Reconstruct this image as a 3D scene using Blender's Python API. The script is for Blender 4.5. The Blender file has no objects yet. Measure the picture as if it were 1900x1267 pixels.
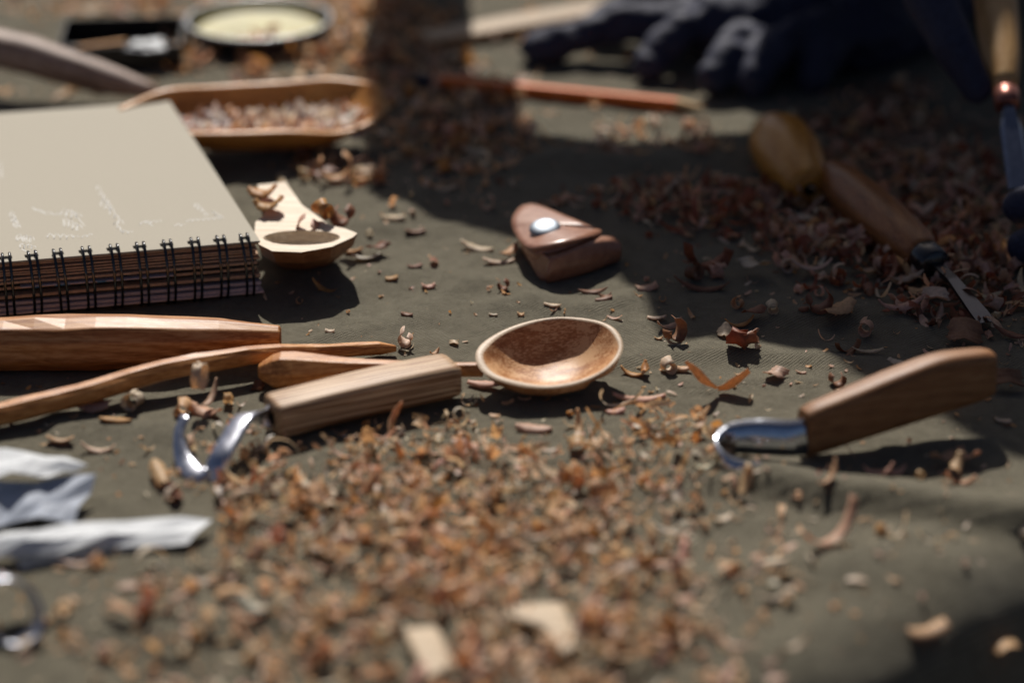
import bpy, bmesh, math, random
import numpy as np
from mathutils import Vector, Matrix, Euler, noise
R = math.radians
S = 0.01                                   # every length below is in centimetres
scene = bpy.context.scene
col = scene.collection
rnd = random.Random(7)

# ------------------------------------------------------------------ camera, sky, sun
PITCH, FPX, CAMH, CAMD = R(25), 4130.0, 44.2, 94.8
cd = bpy.data.cameras.new('camera'); cam = bpy.data.objects.new('camera', cd); col.objects.link(cam)
cam.location = (0, -CAMD*S, CAMH*S); cam.rotation_euler = (R(90)-PITCH, 0, 0)
cd.sensor_width = 36; cd.lens = FPX/1900*36; cd.clip_start = 0.02; cd.clip_end = 200
cd.dof.use_dof = True; cd.dof.focus_distance = 1.043; cd.dof.aperture_fstop = 3.1; cd.dof.aperture_blades = 0
scene.camera = cam
SUN_EL, SUN_AZ = R(46), R(5)               # sun stands beyond the cloth, a little to the left
sd = Vector((-math.sin(SUN_AZ)*math.cos(SUN_EL), math.cos(SUN_AZ)*math.cos(SUN_EL), math.sin(SUN_EL)))
w = bpy.data.worlds.new("World"); scene.world = w; w.use_nodes = True
nt = w.node_tree
sky = nt.nodes.new('ShaderNodeTexSky'); sky.sky_type = 'NISHITA'; sky.sun_disc = False
sky.sun_elevation = SUN_EL; sky.sun_rotation = math.atan2(sd.x, sd.y); sky.air_density = 0.45; sky.dust_density = 2.0; sky.ozone_density = 0.0
nt.links.new(sky.outputs[0], nt.nodes['Background'].inputs[0]); nt.nodes['Background'].inputs[1].default_value = 0.05
sl = bpy.data.lights.new('sun', 'SUN'); sl.energy = 5.0; sl.angle = R(0.5); sl.color = (1.0, 0.95, 0.88)
so = bpy.data.objects.new('sun', sl); col.objects.link(so); so.rotation_euler = (-sd).to_track_quat('-Z', 'Y').to_euler()
scene.view_settings.view_transform = 'Standard'; scene.view_settings.look = 'None'
scene.view_settings.exposure = 0.0; scene.view_settings.gamma = 1.0

CP, SP = math.cos(PITCH), math.sin(PITCH)
def W(px, py, z=0.0):
    """the place (cm) at height z that shows at photograph pixel px, py"""
    u, v = (px-950)/FPX, (py-633.5)/FPX
    d = Vector((u, CP - v*SP, -SP - v*CP)); t = (z-CAMH)/d.z
    return Vector((u*t, -CAMD + d.y*t, z))

# ------------------------------------------------------------------ materials
def mat(name):
    m = bpy.data.materials.new(name); m.use_nodes = True
    t = m.node_tree; b = t.nodes['Principled BSDF']
    return m, t, b
def N(t, typ, **kw):
    n = t.nodes.new(typ)
    for k, v in kw.items():
        if k in n.inputs.keys(): n.inputs[k].default_value = v
        else: setattr(n, k, v)
    return n
def coords(t, scale=(1, 1, 1), rot=(0, 0, 0)):
    tc = N(t, 'ShaderNodeTexCoord'); mp = N(t, 'ShaderNodeMapping')
    mp.inputs['Scale'].default_value = [s/S for s in scale]; mp.inputs['Rotation'].default_value = rot
    t.links.new(tc.outputs['Object'], mp.inputs[0]); return mp.outputs[0]
def ramp(t, fac, stops):
    r = N(t, 'ShaderNodeValToRGB'); e = r.color_ramp.elements
    while len(e) < len(stops): e.new(0.5)
    for i, (p, c) in enumerate(stops): e[i].position = p; e[i].color = (*c, 1)
    t.links.new(fac, r.inputs[0]); return r.outputs[0]
def bump(t, b, h, strength, dist, prev=None):
    n = N(t, 'ShaderNodeBump'); n.inputs['Strength'].default_value = strength; n.inputs['Distance'].default_value = dist*S
    t.links.new(h, n.inputs['Height'])
    if prev: t.links.new(prev, n.inputs['Normal'])
    t.links.new(n.outputs[0], b.inputs['Normal']); return n.outputs[0]
def mixc(t, f, a, b, mode='MIX'):
    n = N(t, 'ShaderNodeMix'); n.data_type = 'RGBA'; n.blend_type = mode
    for sock, v in ((n.inputs[0], f), (n.inputs[6], a), (n.inputs[7], b)):
        if isinstance(v, (int, float)): sock.default_value = v
        elif isinstance(v, tuple): sock.default_value = (*v, 1)
        else: t.links.new(v, sock)
    return n.outputs[2]

def wood(name, dark, mid, light, rough=0.5, bands=1.0, spec=0.4, rot=(0, 0, 0), stretch=0.12, blotch=0.5, wave=0.12):
    """grain runs along the object's own X axis"""
    m, t, b = mat(name)
    c = coords(t, (stretch, 1, 1), rot)
    n0 = N(t, 'ShaderNodeTexNoise', Scale=0.9, Detail=3.0, Distortion=0.6); t.links.new(c, n0.inputs[0])
    wv = N(t, 'ShaderNodeTexWave', Scale=1.1*bands, Distortion=7.0, Detail=3.0); wv.inputs['Detail Scale'].default_value = 1.2
    wv.bands_direction = 'DIAGONAL'; t.links.new(c, wv.inputs[0])
    fine = N(t, 'ShaderNodeTexNoise', Scale=14.0, Detail=5.0, Roughness=0.65); t.links.new(c, fine.inputs[0])
    a = N(t, 'ShaderNodeMath', operation='MULTIPLY_ADD'); t.links.new(wv.outputs['Fac'], a.inputs[0]); a.inputs[1].default_value = wave
    t.links.new(fine.outputs[0], a.inputs[2])
    a2 = N(t, 'ShaderNodeMath', operation='MULTIPLY_ADD'); t.links.new(n0.outputs[0], a2.inputs[0]); a2.inputs[1].default_value = blotch; t.links.new(a.outputs[0], a2.inputs[2])
    av = .5+blotch*.5+wave*.5; lo_, hi_ = av-.17-wave*.4, av+.17+wave*.4
    cc = ramp(t, a2.outputs[0], [(lo_, dark), ((lo_+hi_)/2, mid), (hi_, light)])
    t.links.new(cc, b.inputs['Base Color'])
    b.inputs['Roughness'].default_value = rough; b.inputs['Specular IOR Level'].default_value = spec
    rr = N(t, 'ShaderNodeMapRange'); t.links.new(fine.outputs[0], rr.inputs[0]); rr.inputs[3].default_value = rough-0.12; rr.inputs[4].default_value = rough+0.15
    t.links.new(rr.outputs[0], b.inputs['Roughness'])
    bump(t, b, fine.outputs[0], 0.35, 0.02)
    return m

def plain(name, colr, rough=0.5, metal=0.0, spec=0.5, bumpy=0.0, bscale=8.0, var=0.12):
    m, t, b = mat(name)
    c = coords(t)
    n = N(t, 'ShaderNodeTexNoise', Scale=bscale, Detail=4.0); t.links.new(c, n.inputs[0])
    lo = tuple(max(0, x*(1-var)) for x in colr); hi = tuple(min(1, x*(1+var)) for x in colr)
    t.links.new(ramp(t, n.outputs[0], [(0.35, lo), (0.65, hi)]), b.inputs['Base Color'])
    b.inputs['Roughness'].default_value = rough; b.inputs['Metallic'].default_value = metal; b.inputs['Specular IOR Level'].default_value = spec
    if bumpy: bump(t, b, n.outputs[0], bumpy, 0.03)
    return m

def steel(name, tint=(0.40, 0.43, 0.52), rough=0.15):
    m, t, b = mat(name)
    c = coords(t, (1, 1, 1))
    n = N(t, 'ShaderNodeTexNoise', Scale=3.0, Detail=5.0, Roughness=0.7); t.links.new(c, n.inputs[0])
    t.links.new(ramp(t, n.outputs[0], [(0.3, tuple(x*0.8 for x in tint)), (0.7, tint)]), b.inputs['Base Color'])
    mr = N(t, 'ShaderNodeMapRange'); t.links.new(n.outputs[0], mr.inputs[0]); mr.inputs[3].default_value = rough*0.6; mr.inputs[4].default_value = rough*1.7
    t.links.new(mr.outputs[0], b.inputs['Roughness']); b.inputs['Metallic'].default_value = 1.0
    bump(t, b, n.outputs[0], 0.08, 0.02)
    return m

def cloth_mat():
    m, t, b = mat('olive_canvas')
    c = coords(t)
    big = N(t, 'ShaderNodeTexNoise', Scale=0.12, Detail=4.0); t.links.new(c, big.inputs[0])
    med = N(t, 'ShaderNodeTexNoise', Scale=1.4, Detail=6.0, Roughness=0.7); t.links.new(c, med.inputs[0])
    fib = N(t, 'ShaderNodeTexNoise', Scale=22.0, Detail=3.0, Roughness=0.7); t.links.new(c, fib.inputs[0])
    base = ramp(t, big.outputs[0], [(0.3, (0.116, 0.101, 0.067)), (0.7, (0.164, 0.146, 0.100))])
    base = mixc(t, 0.55, base, ramp(t, med.outputs[0], [(0.3, (0.085, 0.074, 0.049)), (0.7, (0.192, 0.172, 0.122))]))
    wv = N(t, 'ShaderNodeTexWave', Scale=2.15, Distortion=2.6, Detail=3.0); wv.inputs['Detail Scale'].default_value = 3.0
    cr = coords(t, (1, 1, 0), (0, 0, R(52))); t.links.new(cr, wv.inputs[0])
    wv2 = N(t, 'ShaderNodeTexWave', Scale=4.1, Distortion=1.4, Detail=1.0)
    cr2 = coords(t, (1, 1, 0), (0, 0, R(-20))); t.links.new(cr2, wv2.inputs[0])
    tw = N(t, 'ShaderNodeMath', operation='MULTIPLY_ADD'); t.links.new(wv.outputs['Fac'], tw.inputs[0]); tw.inputs[1].default_value = 0.5
    mm = N(t, 'ShaderNodeMath', operation='MULTIPLY'); t.links.new(wv2.outputs['Fac'], mm.inputs[0]); mm.inputs[1].default_value = 0.25; t.links.new(mm.outputs[0], tw.inputs[2])
    hh = N(t, 'ShaderNodeMath', operation='MULTIPLY_ADD'); t.links.new(fib.outputs[0], hh.inputs[0]); hh.inputs[1].default_value = 1.0; t.links.new(tw.outputs[0], hh.inputs[2])
    base = mixc(t, 0.75, base, ramp(t, hh.outputs[0], [(0.4, (0.30, 0.30, 0.30)), (1.0, (1.3, 1.3, 1.3))]), 'MULTIPLY')
    # fine sawdust specks
    vo = N(t, 'ShaderNodeTexVoronoi', Scale=3.2); t.links.new(c, vo.inputs[0])
    sp = ramp(t, vo.outputs['Distance'], [(0.06, (1, 1, 1)), (0.10, (0, 0, 0))])
    gate = N(t, 'ShaderNodeMath', operation='GREATER_THAN'); gate.inputs[1].default_value = 0.80
    sr = N(t, 'ShaderNodeSeparateColor'); t.links.new(vo.outputs['Color'], sr.inputs[0]); t.links.new(sr.outputs[0], gate.inputs[0])
    gm = N(t, 'ShaderNodeMath', operation='MULTIPLY'); t.links.new(gate.outputs[0], gm.inputs[0]); t.links.new(sp, gm.inputs[1])
    base = mixc(t, gm.outputs[0], base, (0.42, 0.30, 0.17))
    t.links.new(base, b.inputs['Base Color'])
    b.inputs['Roughness'].default_value = 0.95; b.inputs['Specular IOR Level'].default_value = 0.12
    b.inputs['Sheen Weight'].default_value = 0.15
    p = bump(t, b, hh.outputs[0], 1.0, 0.05)
    bump(t, b, med.outputs[0], 0.7, 0.16, p)
    return m

def shaving_mat():
    m, t, b = mat('shaved_wood')
    at = N(t, 'ShaderNodeAttribute'); at.attribute_name = 'tone'
    c = coords(t)
    n = N(t, 'ShaderNodeTexNoise', Scale=6.0, Detail=4.0); t.links.new(c, n.inputs[0])
    base = mixc(t, 0.6, at.outputs['Color'], ramp(t, n.outputs[0], [(0.3, (0.65, 0.6, 0.55)), (0.7, (1.15, 1.15, 1.15))]), 'MULTIPLY')
    t.links.new(base, b.inputs['Base Color']); b.inputs['Roughness'].default_value = 0.5; b.inputs['Specular IOR Level'].default_value = 0.35
    tr = N(t, 'ShaderNodeBsdfTranslucent')
    warm = mixc(t, 0.7, base, (1.0, 0.74, 0.46), 'MULTIPLY')
    t.links.new(warm, tr.inputs[0])
    mx = N(t, 'ShaderNodeMixShader'); mx.inputs[0].default_value = 0.42
    t.links.new(b.outputs[0], mx.inputs[1]); t.links.new(tr.outputs[0], mx.inputs[2])
    t.links.new(mx.outputs[0], t.nodes['Material Output'].inputs[0])
    bump(t, b, n.outputs[0], 0.4, 0.02)
    return m

M = dict(
    cloth=cloth_mat(), shav=shaving_mat(),
    soil=plain('soil', (0.055, 0.042, 0.03), 0.95, bumpy=0.8, bscale=1.5, var=0.5),
    cherry=wood('oiled_cherry', (0.24, 0.078, 0.016), (0.46, 0.185, 0.050), (0.62, 0.31, 0.11), 0.42, 1.2),
    bowlw=wood('bowl_cherry', (0.30, 0.115, 0.035), (0.49, 0.225, 0.09), (0.66, 0.39, 0.20), 0.46, 0.8, 0.45, stretch=0.35, blotch=0.9, wave=.05),
    rimw=wood('bowl_rim', (0.34, 0.21, 0.12), (0.50, 0.35, 0.22), (0.62, 0.48, 0.34), 0.5, 2.0, 0.5, stretch=1),
    darkh=wood('heavy_handle', (0.20, 0.065, 0.016), (0.40, 0.165, 0.05), (0.54, 0.28, 0.115), 0.45, 0.9, stretch=.08, wave=.18),
    stripe=wood('ash_handle', (0.14, 0.062, 0.026), (0.38, 0.215, 0.11), (0.56, 0.39, 0.24), 0.5, 2.2, stretch=0.03, blotch=0.15, wave=.55),
    oak=wood('plain_handle', (0.14, 0.050, 0.015), (0.25, 0.108, 0.038), (0.35, 0.18, 0.078), 0.5, 1.0, stretch=0.06, blotch=.4),
    birch=wood('pale_blank', (0.52, 0.39, 0.26), (0.66, 0.54, 0.40), (0.76, 0.66, 0.52), 0.55, 0.8),
    blankside=wood('blank_side', (0.12, 0.045, 0.018), (0.22, 0.09, 0.035), (0.32, 0.16, 0.075), 0.55, 0.8),
    chipw=wood('fresh_chip', (0.34, 0.24, 0.14), (0.45, 0.335, 0.215), (0.54, 0.42, 0.29), 0.6, 0.8),
    tray=wood('tray_wood', (0.38, 0.13, 0.025), (0.60, 0.25, 0.055), (0.72, 0.36, 0.11), 0.4, 0.7),
    bark=wood('grey_branch', (0.10, 0.055, 0.035), (0.27, 0.175, 0.13), (0.50, 0.38, 0.32), 0.55, 0.8),
    honey=wood('honey_handle', (0.34, 0.13, 0.015), (0.52, 0.22, 0.03), (0.62, 0.31, 0.07), 0.35, 0.6),
    walnut=wood('brown_handle', (0.12, 0.038, 0.010), (0.27, 0.10, 0.028), (0.38, 0.16, 0.055), 0.4, 0.9),
    beech=wood('beech_handle', (0.44, 0.23, 0.085), (0.58, 0.34, 0.14), (0.68, 0.44, 0.21), 0.4, 0.8),
    board=wood('board_top', (0.26, 0.18, 0.11), (0.38, 0.28, 0.18), (0.46, 0.36, 0.25), 0.6, 0.8),
    boardedge=wood('board_edge', (0.28, 0.14, 0.06), (0.42, 0.25, 0.12), (0.5, 0.33, 0.18), 0.6, 0.8),
    steel=steel('polished_steel', (0.50, 0.53, 0.60), 0.13), brightsteel=steel('bright_steel', (0.68, 0.70, 0.78), 0.27), toolsteel=steel('tool_steel', (0.22, 0.24, 0.30), 0.14), darksteel=steel('dark_steel', (0.12, 0.12, 0.13), 0.3),
    snap=steel('snap_metal', (0.34, 0.38, 0.43), 0.5),
    copper=plain('copper_ferrule', (0.32, 0.13, 0.10), 0.35, 0.7),
    blackf=plain('black_ferrule', (0.012, 0.012, 0.014), 0.2, spec=0.7),
    wire=plain('black_wire', (0.012, 0.013, 0.016), 0.18, spec=0.9),
    hole=plain('hole_black', (0.008, 0.007, 0.006), 0.9, spec=0.1),
    kraft=plain('kraft_cover', (0.395, 0.358, 0.288), 0.75, spec=0.25, bumpy=0.15, bscale=18, var=0.07),
    page=plain('kraft_page', (0.62, 0.42, 0.29), 0.85, spec=0.1, bscale=5, var=0.15),
    pagew=plain('lilac_page', (0.62, 0.54, 0.58), 0.85, spec=0.1, var=0.08),
    pagek=plain('black_page', (0.02, 0.018, 0.018), 0.8, spec=0.2),
    blue=plain('blue_print', (0.10, 0.26, 0.42), 0.7),
    chalk=plain('white_pencil', (0.64, 0.63, 0.60), 0.8, spec=0.2, bscale=20, var=0.15),
    paper=plain('white_paper', (0.62, 0.64, 0.66), 0.6, spec=0.35, bumpy=0.25, bscale=2.5, var=0.05),
    paperg=plain('grey_blue_paper', (0.42, 0.46, 0.54), 0.6, spec=0.3, bumpy=0.25, bscale=2.5, var=0.12),
    glove=plain('navy_knit', (0.030, 0.033, 0.062), 0.7, spec=0.35, bumpy=0.7, bscale=7, var=0.35),
    jacket=plain('dark_jacket', (0.02, 0.02, 0.03), 0.85, spec=0.2, bumpy=0.5, bscale=1.2, var=0.3),
    skin=plain('skin', (0.42, 0.25, 0.18), 0.5, bscale=2, var=0.08),
    hair=plain('dark_hair', (0.03, 0.02, 0.015), 0.6, bumpy=0.8, bscale=6, var=0.4),
    orange=plain('orange_lacquer', (0.86, 0.19, 0.02), 0.5, spec=0.5, var=0.08),
    navycap=plain('navy_cap', (0.012, 0.016, 0.035), 0.35),
    lead=plain('graphite', (0.03, 0.03, 0.03), 0.4),
    yellow=plain('yellow_lacquer', (0.36, 0.32, 0.12), 0.5, spec=0.4, bscale=0.6, var=0.2),
    tin=steel('tin_plate', (0.55, 0.56, 0.58), 0.3),
    blackbox=plain('black_plastic', (0.008, 0.009, 0.011), 0.35, spec=0.4),
    post=wood('shade_post_wood', (0.08, 0.06, 0.045), (0.16, 0.12, 0.09), (0.22, 0.18, 0.14), 0.8),  # wood of the added shade-casting post
)
def leather():
    m, t, b = mat('brown_leather')
    c = coords(t)
    n = N(t, 'ShaderNodeTexNoise', Scale=2.0, Detail=6.0, Roughness=0.6); t.links.new(c, n.inputs[0])
    v = N(t, 'ShaderNodeTexVoronoi', Scale=16.0); t.links.new(c, v.inputs[0])
    t.links.new(ramp(t, n.outputs[0], [(0.3, (0.25, 0.105, 0.060)), (0.7, (0.38, 0.19, 0.12))]), b.inputs['Base Color'])
    b.inputs['Roughness'].default_value = 0.34; b.inputs['Specular IOR Level'].default_value = 0.7
    bump(t, b, v.outputs['Distance'], 0.12, 0.02); return m
M['leather'] = leather()

# ------------------------------------------------------------------ object helpers
def link(name, verts, faces, m, parent=None, smooth=True, solid=0.0):
    me = bpy.data.meshes.new(name)
    me.from_pydata([(v[0]*S, v[1]*S, v[2]*S) for v in verts], [], faces)
    me.update()
    bm = bmesh.new(); bm.from_mesh(me); bmesh.ops.recalc_face_normals(bm, faces=bm.faces); bm.to_mesh(me); bm.free()
    if isinstance(m, (list, tuple)):
        for x in m: me.materials.append(x)
    elif m: me.materials.append(m)
    if smooth: me.polygons.foreach_set('use_smooth', [True]*len(me.polygons))
    o = bpy.data.objects.new(name, me); col.objects.link(o)
    if parent: o.parent = parent
    if solid:
        md = o.modifiers.new('Solidify', 'SOLIDIFY'); md.thickness = solid*S; md.offset = 0
    return o
def bevel(o, wd, seg=2, ang=35):
    md = o.modifiers.new('Bevel', 'BEVEL'); md.width = wd*S; md.segments = seg; md.limit_method = 'ANGLE'; md.angle_limit = R(ang); return o
def tag(o, label=None, cat=None, group=None, kind=None):
    if label: o['label'] = label
    if cat: o['category'] = cat
    if group: o['group'] = group
    if kind: o['kind'] = kind
    return o
def thing(name, label, cat, origin, xdir=(1, 0, 0), roll=0.0, group=None):
    """an Empty at origin (cm) whose X axis runs along xdir"""
    o = bpy.data.objects.new(name, None); col.objects.link(o); o.empty_display_size = 0.01
    x = Vector(xdir).normalized(); y = Vector((0, 0, 1)).cross(x).normalized(); z = x.cross(y)
    m = Matrix((x, y, z)).transposed() @ Matrix.Rotation(roll, 3, 'X')
    o.location = Vector(origin)*S; o.rotation_euler = m.to_euler()
    return tag(o, label, cat, group)
def tube_mesh(pts, rad, n=8, cap=True, up=Vector((0, 0, 1))):
    vs, fs = [], []
    pts = [Vector(p) for p in pts]; k = len(pts)
    for i, p in enumerate(pts):
        d = (pts[min(i+1, k-1)] - pts[max(i-1, 0)]).normalized()
        a = up.cross(d)
        if a.length < 1e-3: a = Vector((1, 0, 0)).cross(d)
        a.normalize(); b = d.cross(a)
        r = rad[i] if isinstance(rad, (list, tuple)) else rad
        for j in range(n):
            t = 2*math.pi*j/n; vs.append(p + a*(r*math.cos(t)) + b*(r*math.sin(t)))
    for i in range(k-1):
        for j in range(n):
            fs.append((i*n+j, i*n+(j+1) % n, (i+1)*n+(j+1) % n, (i+1)*n+j))
    if cap: fs.append(tuple(range(n-1, -1, -1))); fs.append(tuple((k-1)*n+j for j in range(n)))
    return vs, fs
def loft(secs, cap=True):
    """secs: rings of equal vertex count"""
    vs, fs = [], []; n = len(secs[0])
    for s in secs: vs += [Vector(p) for p in s]
    for i in range(len(secs)-1):
        for j in range(n):
            fs.append((i*n+j, i*n+(j+1) % n, (i+1)*n+(j+1) % n, (i+1)*n+j))
    if cap: fs.append(tuple(range(n-1, -1, -1))); fs.append(tuple((len(secs)-1)*n+j for j in range(n)))
    return vs, fs
def box_mesh(x0, x1, y0, y1, z0, z1):
    v = [(x, y, z) for x in (x0, x1) for y in (y0, y1) for z in (z0, z1)]
    return v, [(0, 1, 3, 2), (4, 6, 7, 5), (0, 4, 5, 1), (2, 3, 7, 6), (0, 2, 6, 4), (1, 5, 7, 3)]
def join(*ms):
    vs, fs = [], []
    for v, f in ms:
        o = len(vs); vs += list(v); fs += [tuple(i+o for i in q) for q in f]
    return vs, fs
def interp(tab, x):
    """monotone cubic through the rows of tab"""
    n = len(tab)
    k = 0
    while k < n-2 and x > tab[k+1][0]: k += 1
    x0, x1 = tab[k][0], tab[k+1][0]; h = x1-x0; t = min(1, max(0, (x-x0)/h)); out = []
    for c in range(1, len(tab[0])):
        def sl_(a): return (tab[a+1][c]-tab[a][c])/(tab[a+1][0]-tab[a][0])
        def tan_(a):
            if a == 0: return sl_(0)
            if a == n-1: return sl_(n-2)
            p, q_ = sl_(a-1), sl_(a)
            return 0 if p*q_ <= 0 else 2*p*q_/(p+q_)
        m0, m1 = tan_(k)*h, tan_(k+1)*h; y0, y1 = tab[k][c], tab[k+1][c]
        out.append((2*t**3-3*t*t+1)*y0+(t**3-2*t*t+t)*m0+(-2*t**3+3*t*t)*y1+(t**3-t*t)*m1)
    return out

# ------------------------------------------------------------------ the cloth and the ground
def fold(x, y, pts, wid, h, steep=1.0):
    """a ridge along a polyline, steeper on the near side"""
    best = 1e9; sgn = 1; fade = 1
    L = len(pts)-1
    for i in range(L):
        ax, ay = pts[i]; bx, by = pts[i+1]; dx, dy = bx-ax, by-ay; l2 = dx*dx+dy*dy
        t = ((x-ax)*dx+(y-ay)*dy)/l2; tc = min(1, max(0, t))
        qx, qy = x-ax-dx*tc, y-ay-dy*tc; d = math.hypot(qx, qy)
        if d < best:
            best = d; sgn = 1 if dx*qy-dy*qx > 0 else -1
            g = (i+tc)/L; fade = min(1, g*5, (1-g)*5)
    wd = wid*(1.0 if sgn > 0 else 1/steep)
    return h*max(0, fade)*math.exp(-(best/wd)**2)
FOLDS = []
def addfold(px, wid, h, steep=1.0):
    FOLDS.append(([tuple(W(a, b)[:2]) for a, b in px], wid, h, steep))
addfold([(1250, 900), (1400, 905), (1520, 930), (1660, 945), (1800, 965), (2000, 985), (2200, 1000)], 2.1, .95, 3.8)
addfold([(500, 862), (700, 855), (900, 868), (1060, 872), (1200, 880)], 1.2, 0.22, 2.5)
addfold([(1080, 690), (1200, 668), (1350, 655), (1500, 668), (1700, 690)], 1.2, 0.28, 1.8)
addfold([(1380, 620), (1500, 585), (1620, 590), (1750, 640)], 1.3, 0.30, 1.5)
addfold([(560, 590), (680, 520), (800, 500), (900, 540)], 1.3, 0.22, 1.2)
addfold([(1180, 700), (1300, 720), (1450, 700), (1560, 730)], .9, .16, 2)
addfold([(560, 330), (620, 420), (700, 480), (720, 560)], 1.0, .2, 1.6)
addfold([(640, 450), (740, 400), (800, 330)], 1.5, 0.30, 1.2)
addfold([(690, 640), (800, 560), (900, 520), (1000, 560)], 1.0, 0.15, 1.5)
addfold([(880, 600), (960, 560), (1100, 570), (1300, 545)], 1.1, 0.20, 1.5)
addfold([(60, 800), (200, 790), (330, 815), (450, 800)], 1.4, 0.3, 1.5)
addfold([(1250, 1120), (1450, 1060), (1700, 1040), (1900, 1090)], 2.0, 0.35, 1.4)
addfold([(100, 1150), (350, 1180), (600, 1130)], 2.0, 0.35, 1.4)
addfold([(960, 290), (1150, 310), (1400, 300)], 1.8, 0.5, 1.3)
EA, EB = W(1545, 1267), W(1915, 1070)
en = Vector((EB.y-EA.y, -(EB.x-EA.x))).normalized()
def terrain(x, y):
    d = (x-EA.x)*en.x + (y-EA.y)*en.y
    return 0.0 if d < -3 else -min(14.0, 0.22*(d+3)**2 if d < 0 else 1.98+d*2.6)
FW, FS = None, 0.45
def fine_height(x, y):
    z = 0.20*noise.noise(Vector((x*0.12, y*0.12, 3.1))) + 0.13*noise.noise(Vector((x*0.30, y*0.36, 9))) + 0.045*noise.noise(Vector((x*0.7, y*0.9, 5)))
    q_ = noise.noise(Vector((x*0.16+3, y*0.22, 1.7))); z += .13*max(0, 1-abs(q_)*7)
    for pts, wd, h, st in FOLDS:
        z += fold(x, y, pts, wd, h, st)
    return z
GX0, GX1, GY0, GY1 = -48.0, 48.0, -46.0, 64.0
nx, ny = int((GX1-GX0)/FS)+1, int((GY1-GY0)/FS)+1
HG = np.zeros((ny, nx))
for j in range(ny):
    y = GY0+j*FS
    for i in range(nx):
        x = GX0+i*FS
        HG[j, i] = fine_height(x, y)+terrain(x, y)
def H(x, y):
    fx, fy = (x-GX0)/FS, (y-GY0)/FS
    if not (0 <= fx < nx-1 and 0 <= fy < ny-1): return terrain(x, y)
    i, j = int(fx), int(fy); a, b = fx-i, fy-j
    return float((HG[j, i]*(1-a)+HG[j, i+1]*a)*(1-b)+(HG[j+1, i]*(1-a)+HG[j+1, i+1]*a)*b)
vs = [(GX0+i*FS, GY0+j*FS, HG[j, i]) for j in range(ny) for i in range(nx)]
fs = [(j*nx+i, j*nx+i+1, (j+1)*nx+i+1, (j+1)*nx+i) for j in range(ny-1) for i in range(nx-1)]
# a skirt of larger cells takes the cloth on beyond the fine part
cl = link('canvas_cloth', vs, fs, M['cloth'])
tag(cl, 'creased olive canvas cloth spread under the tools and wood shavings', 'cloth')
gv, gf = [], []
gn = 60; xs = [math.copysign(abs(k)**3.2, k)*4e3 + k*80 for k in np.linspace(-1, 1, gn)]
for yy in xs:
    for xx in xs:
        gv.append((xx, yy, terrain(xx, yy)-1.2))
for j in range(gn-1):
    for i in range(gn-1):
        gf.append((j*gn+i, j*gn+i+1, (j+1)*gn+i+1, (j+1)*gn+i))
tag(link('ground', gv, gf, M['soil']), 'bare dark soil under and around the canvas cloth', kind='structure')

# ------------------------------------------------------------------ notebook
NH = 2.95
FR, BR, FL = W(483, 447, NH), W(315, 188, NH), W(0, 487, NH)
ex = (FR-FL); ex.z = 0; ex.normalize(); ey = (BR-FR); ey.z = 0; depth = ey.length; ey.normalize()
ang = (math.atan2(ex.y, ex.x) + math.atan2(ey.y, ey.x)-math.pi/2)/2
ex2 = Vector((math.cos(ang), math.sin(ang), 0))
print('NOTEBOOK depth', depth, 'angles', math.degrees(math.atan2(ex.y, ex.x)), math.degrees(math.atan2(ey.y, ey.x))-90, 'FR', FR)
NL = 29.0; ND = depth
nb = thing('notebook', 'thick spiral notebook with scribbled kraft cover and black wire rings', 'notebook', (FR.x, FR.y, 0.0), ex2)
sk = math.tan(math.atan2(ex.y, ex.x)-ang)                       # the loose spine lets the stack shear a little
def shx(x, y): return (x + y*math.tan(ang-(math.atan2(ey.y, ey.x)-math.pi/2)), y + x*sk)
def slab(name, x0, x1, y0, y1, zf, th, m, n=26, wav=0.0, seed=0.0, smooth=True):
    vs = []
    for k, y in enumerate((y0, y1)):
        for i in range(n+1):
            x = x0+(x1-x0)*i/n
            dz = wav*noise.noise(Vector((x*0.16, seed, 0.3)))*(1 if k == 0 else 0.3)
            X, Y = shx(x, y)
            vs += [(X, Y, zf+dz), (X, Y, zf+dz+th)]
    fs = []; q = 2*(n+1)
    for i in range(n):
        a, b = 2*i, 2*i+2
        fs += [(a, b, b+1, a+1), (q+a, q+a+1, q+b+1, q+b), (a+1, b+1, q+b+1, q+a+1), (a, q+a, q+b, b)]
    fs += [(0, 1, q+1, q), (2*n, q+2*n, q+2*n+1, 2*n+1)]
    return link(name, vs, fs, m, nb, smooth=False)
bevel(slab('cover', -NL, 0, 0, ND, NH-0.10, 0.10, M['kraft']), 0.02, 1)
z = 0.32; pi_ = 0
lay = [('pagew', .16, .12), ('pagew', .15, .10), ('pagek', .12, .03), ('page', .15, .05), ('pagek', .16, .02), ('page', .13, .03), ('pagek', .20, .02),
       ('page', .12, .09), ('page', .08, .09), ('page', .08, .10), ('page', .07, .09), ('page', .07, .09), ('page', .06, .08), ('page', .05, .07)]
tot = sum(a+b for _, a, b in lay); kf = (NH-0.12-0.32)/tot
for k, (mm, th, gap) in enumerate(lay):
    off = rnd.uniform(0.05, 0.35) + (0.3 if mm == 'pagek' else 0)
    slab('page', -NL+rnd.uniform(0, .2), -rnd.uniform(0, .25), off, ND-rnd.uniform(0.05, .25), z, th*kf, M[mm], wav=0.05, seed=k*3.7)
    z += (th+gap)*kf
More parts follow.
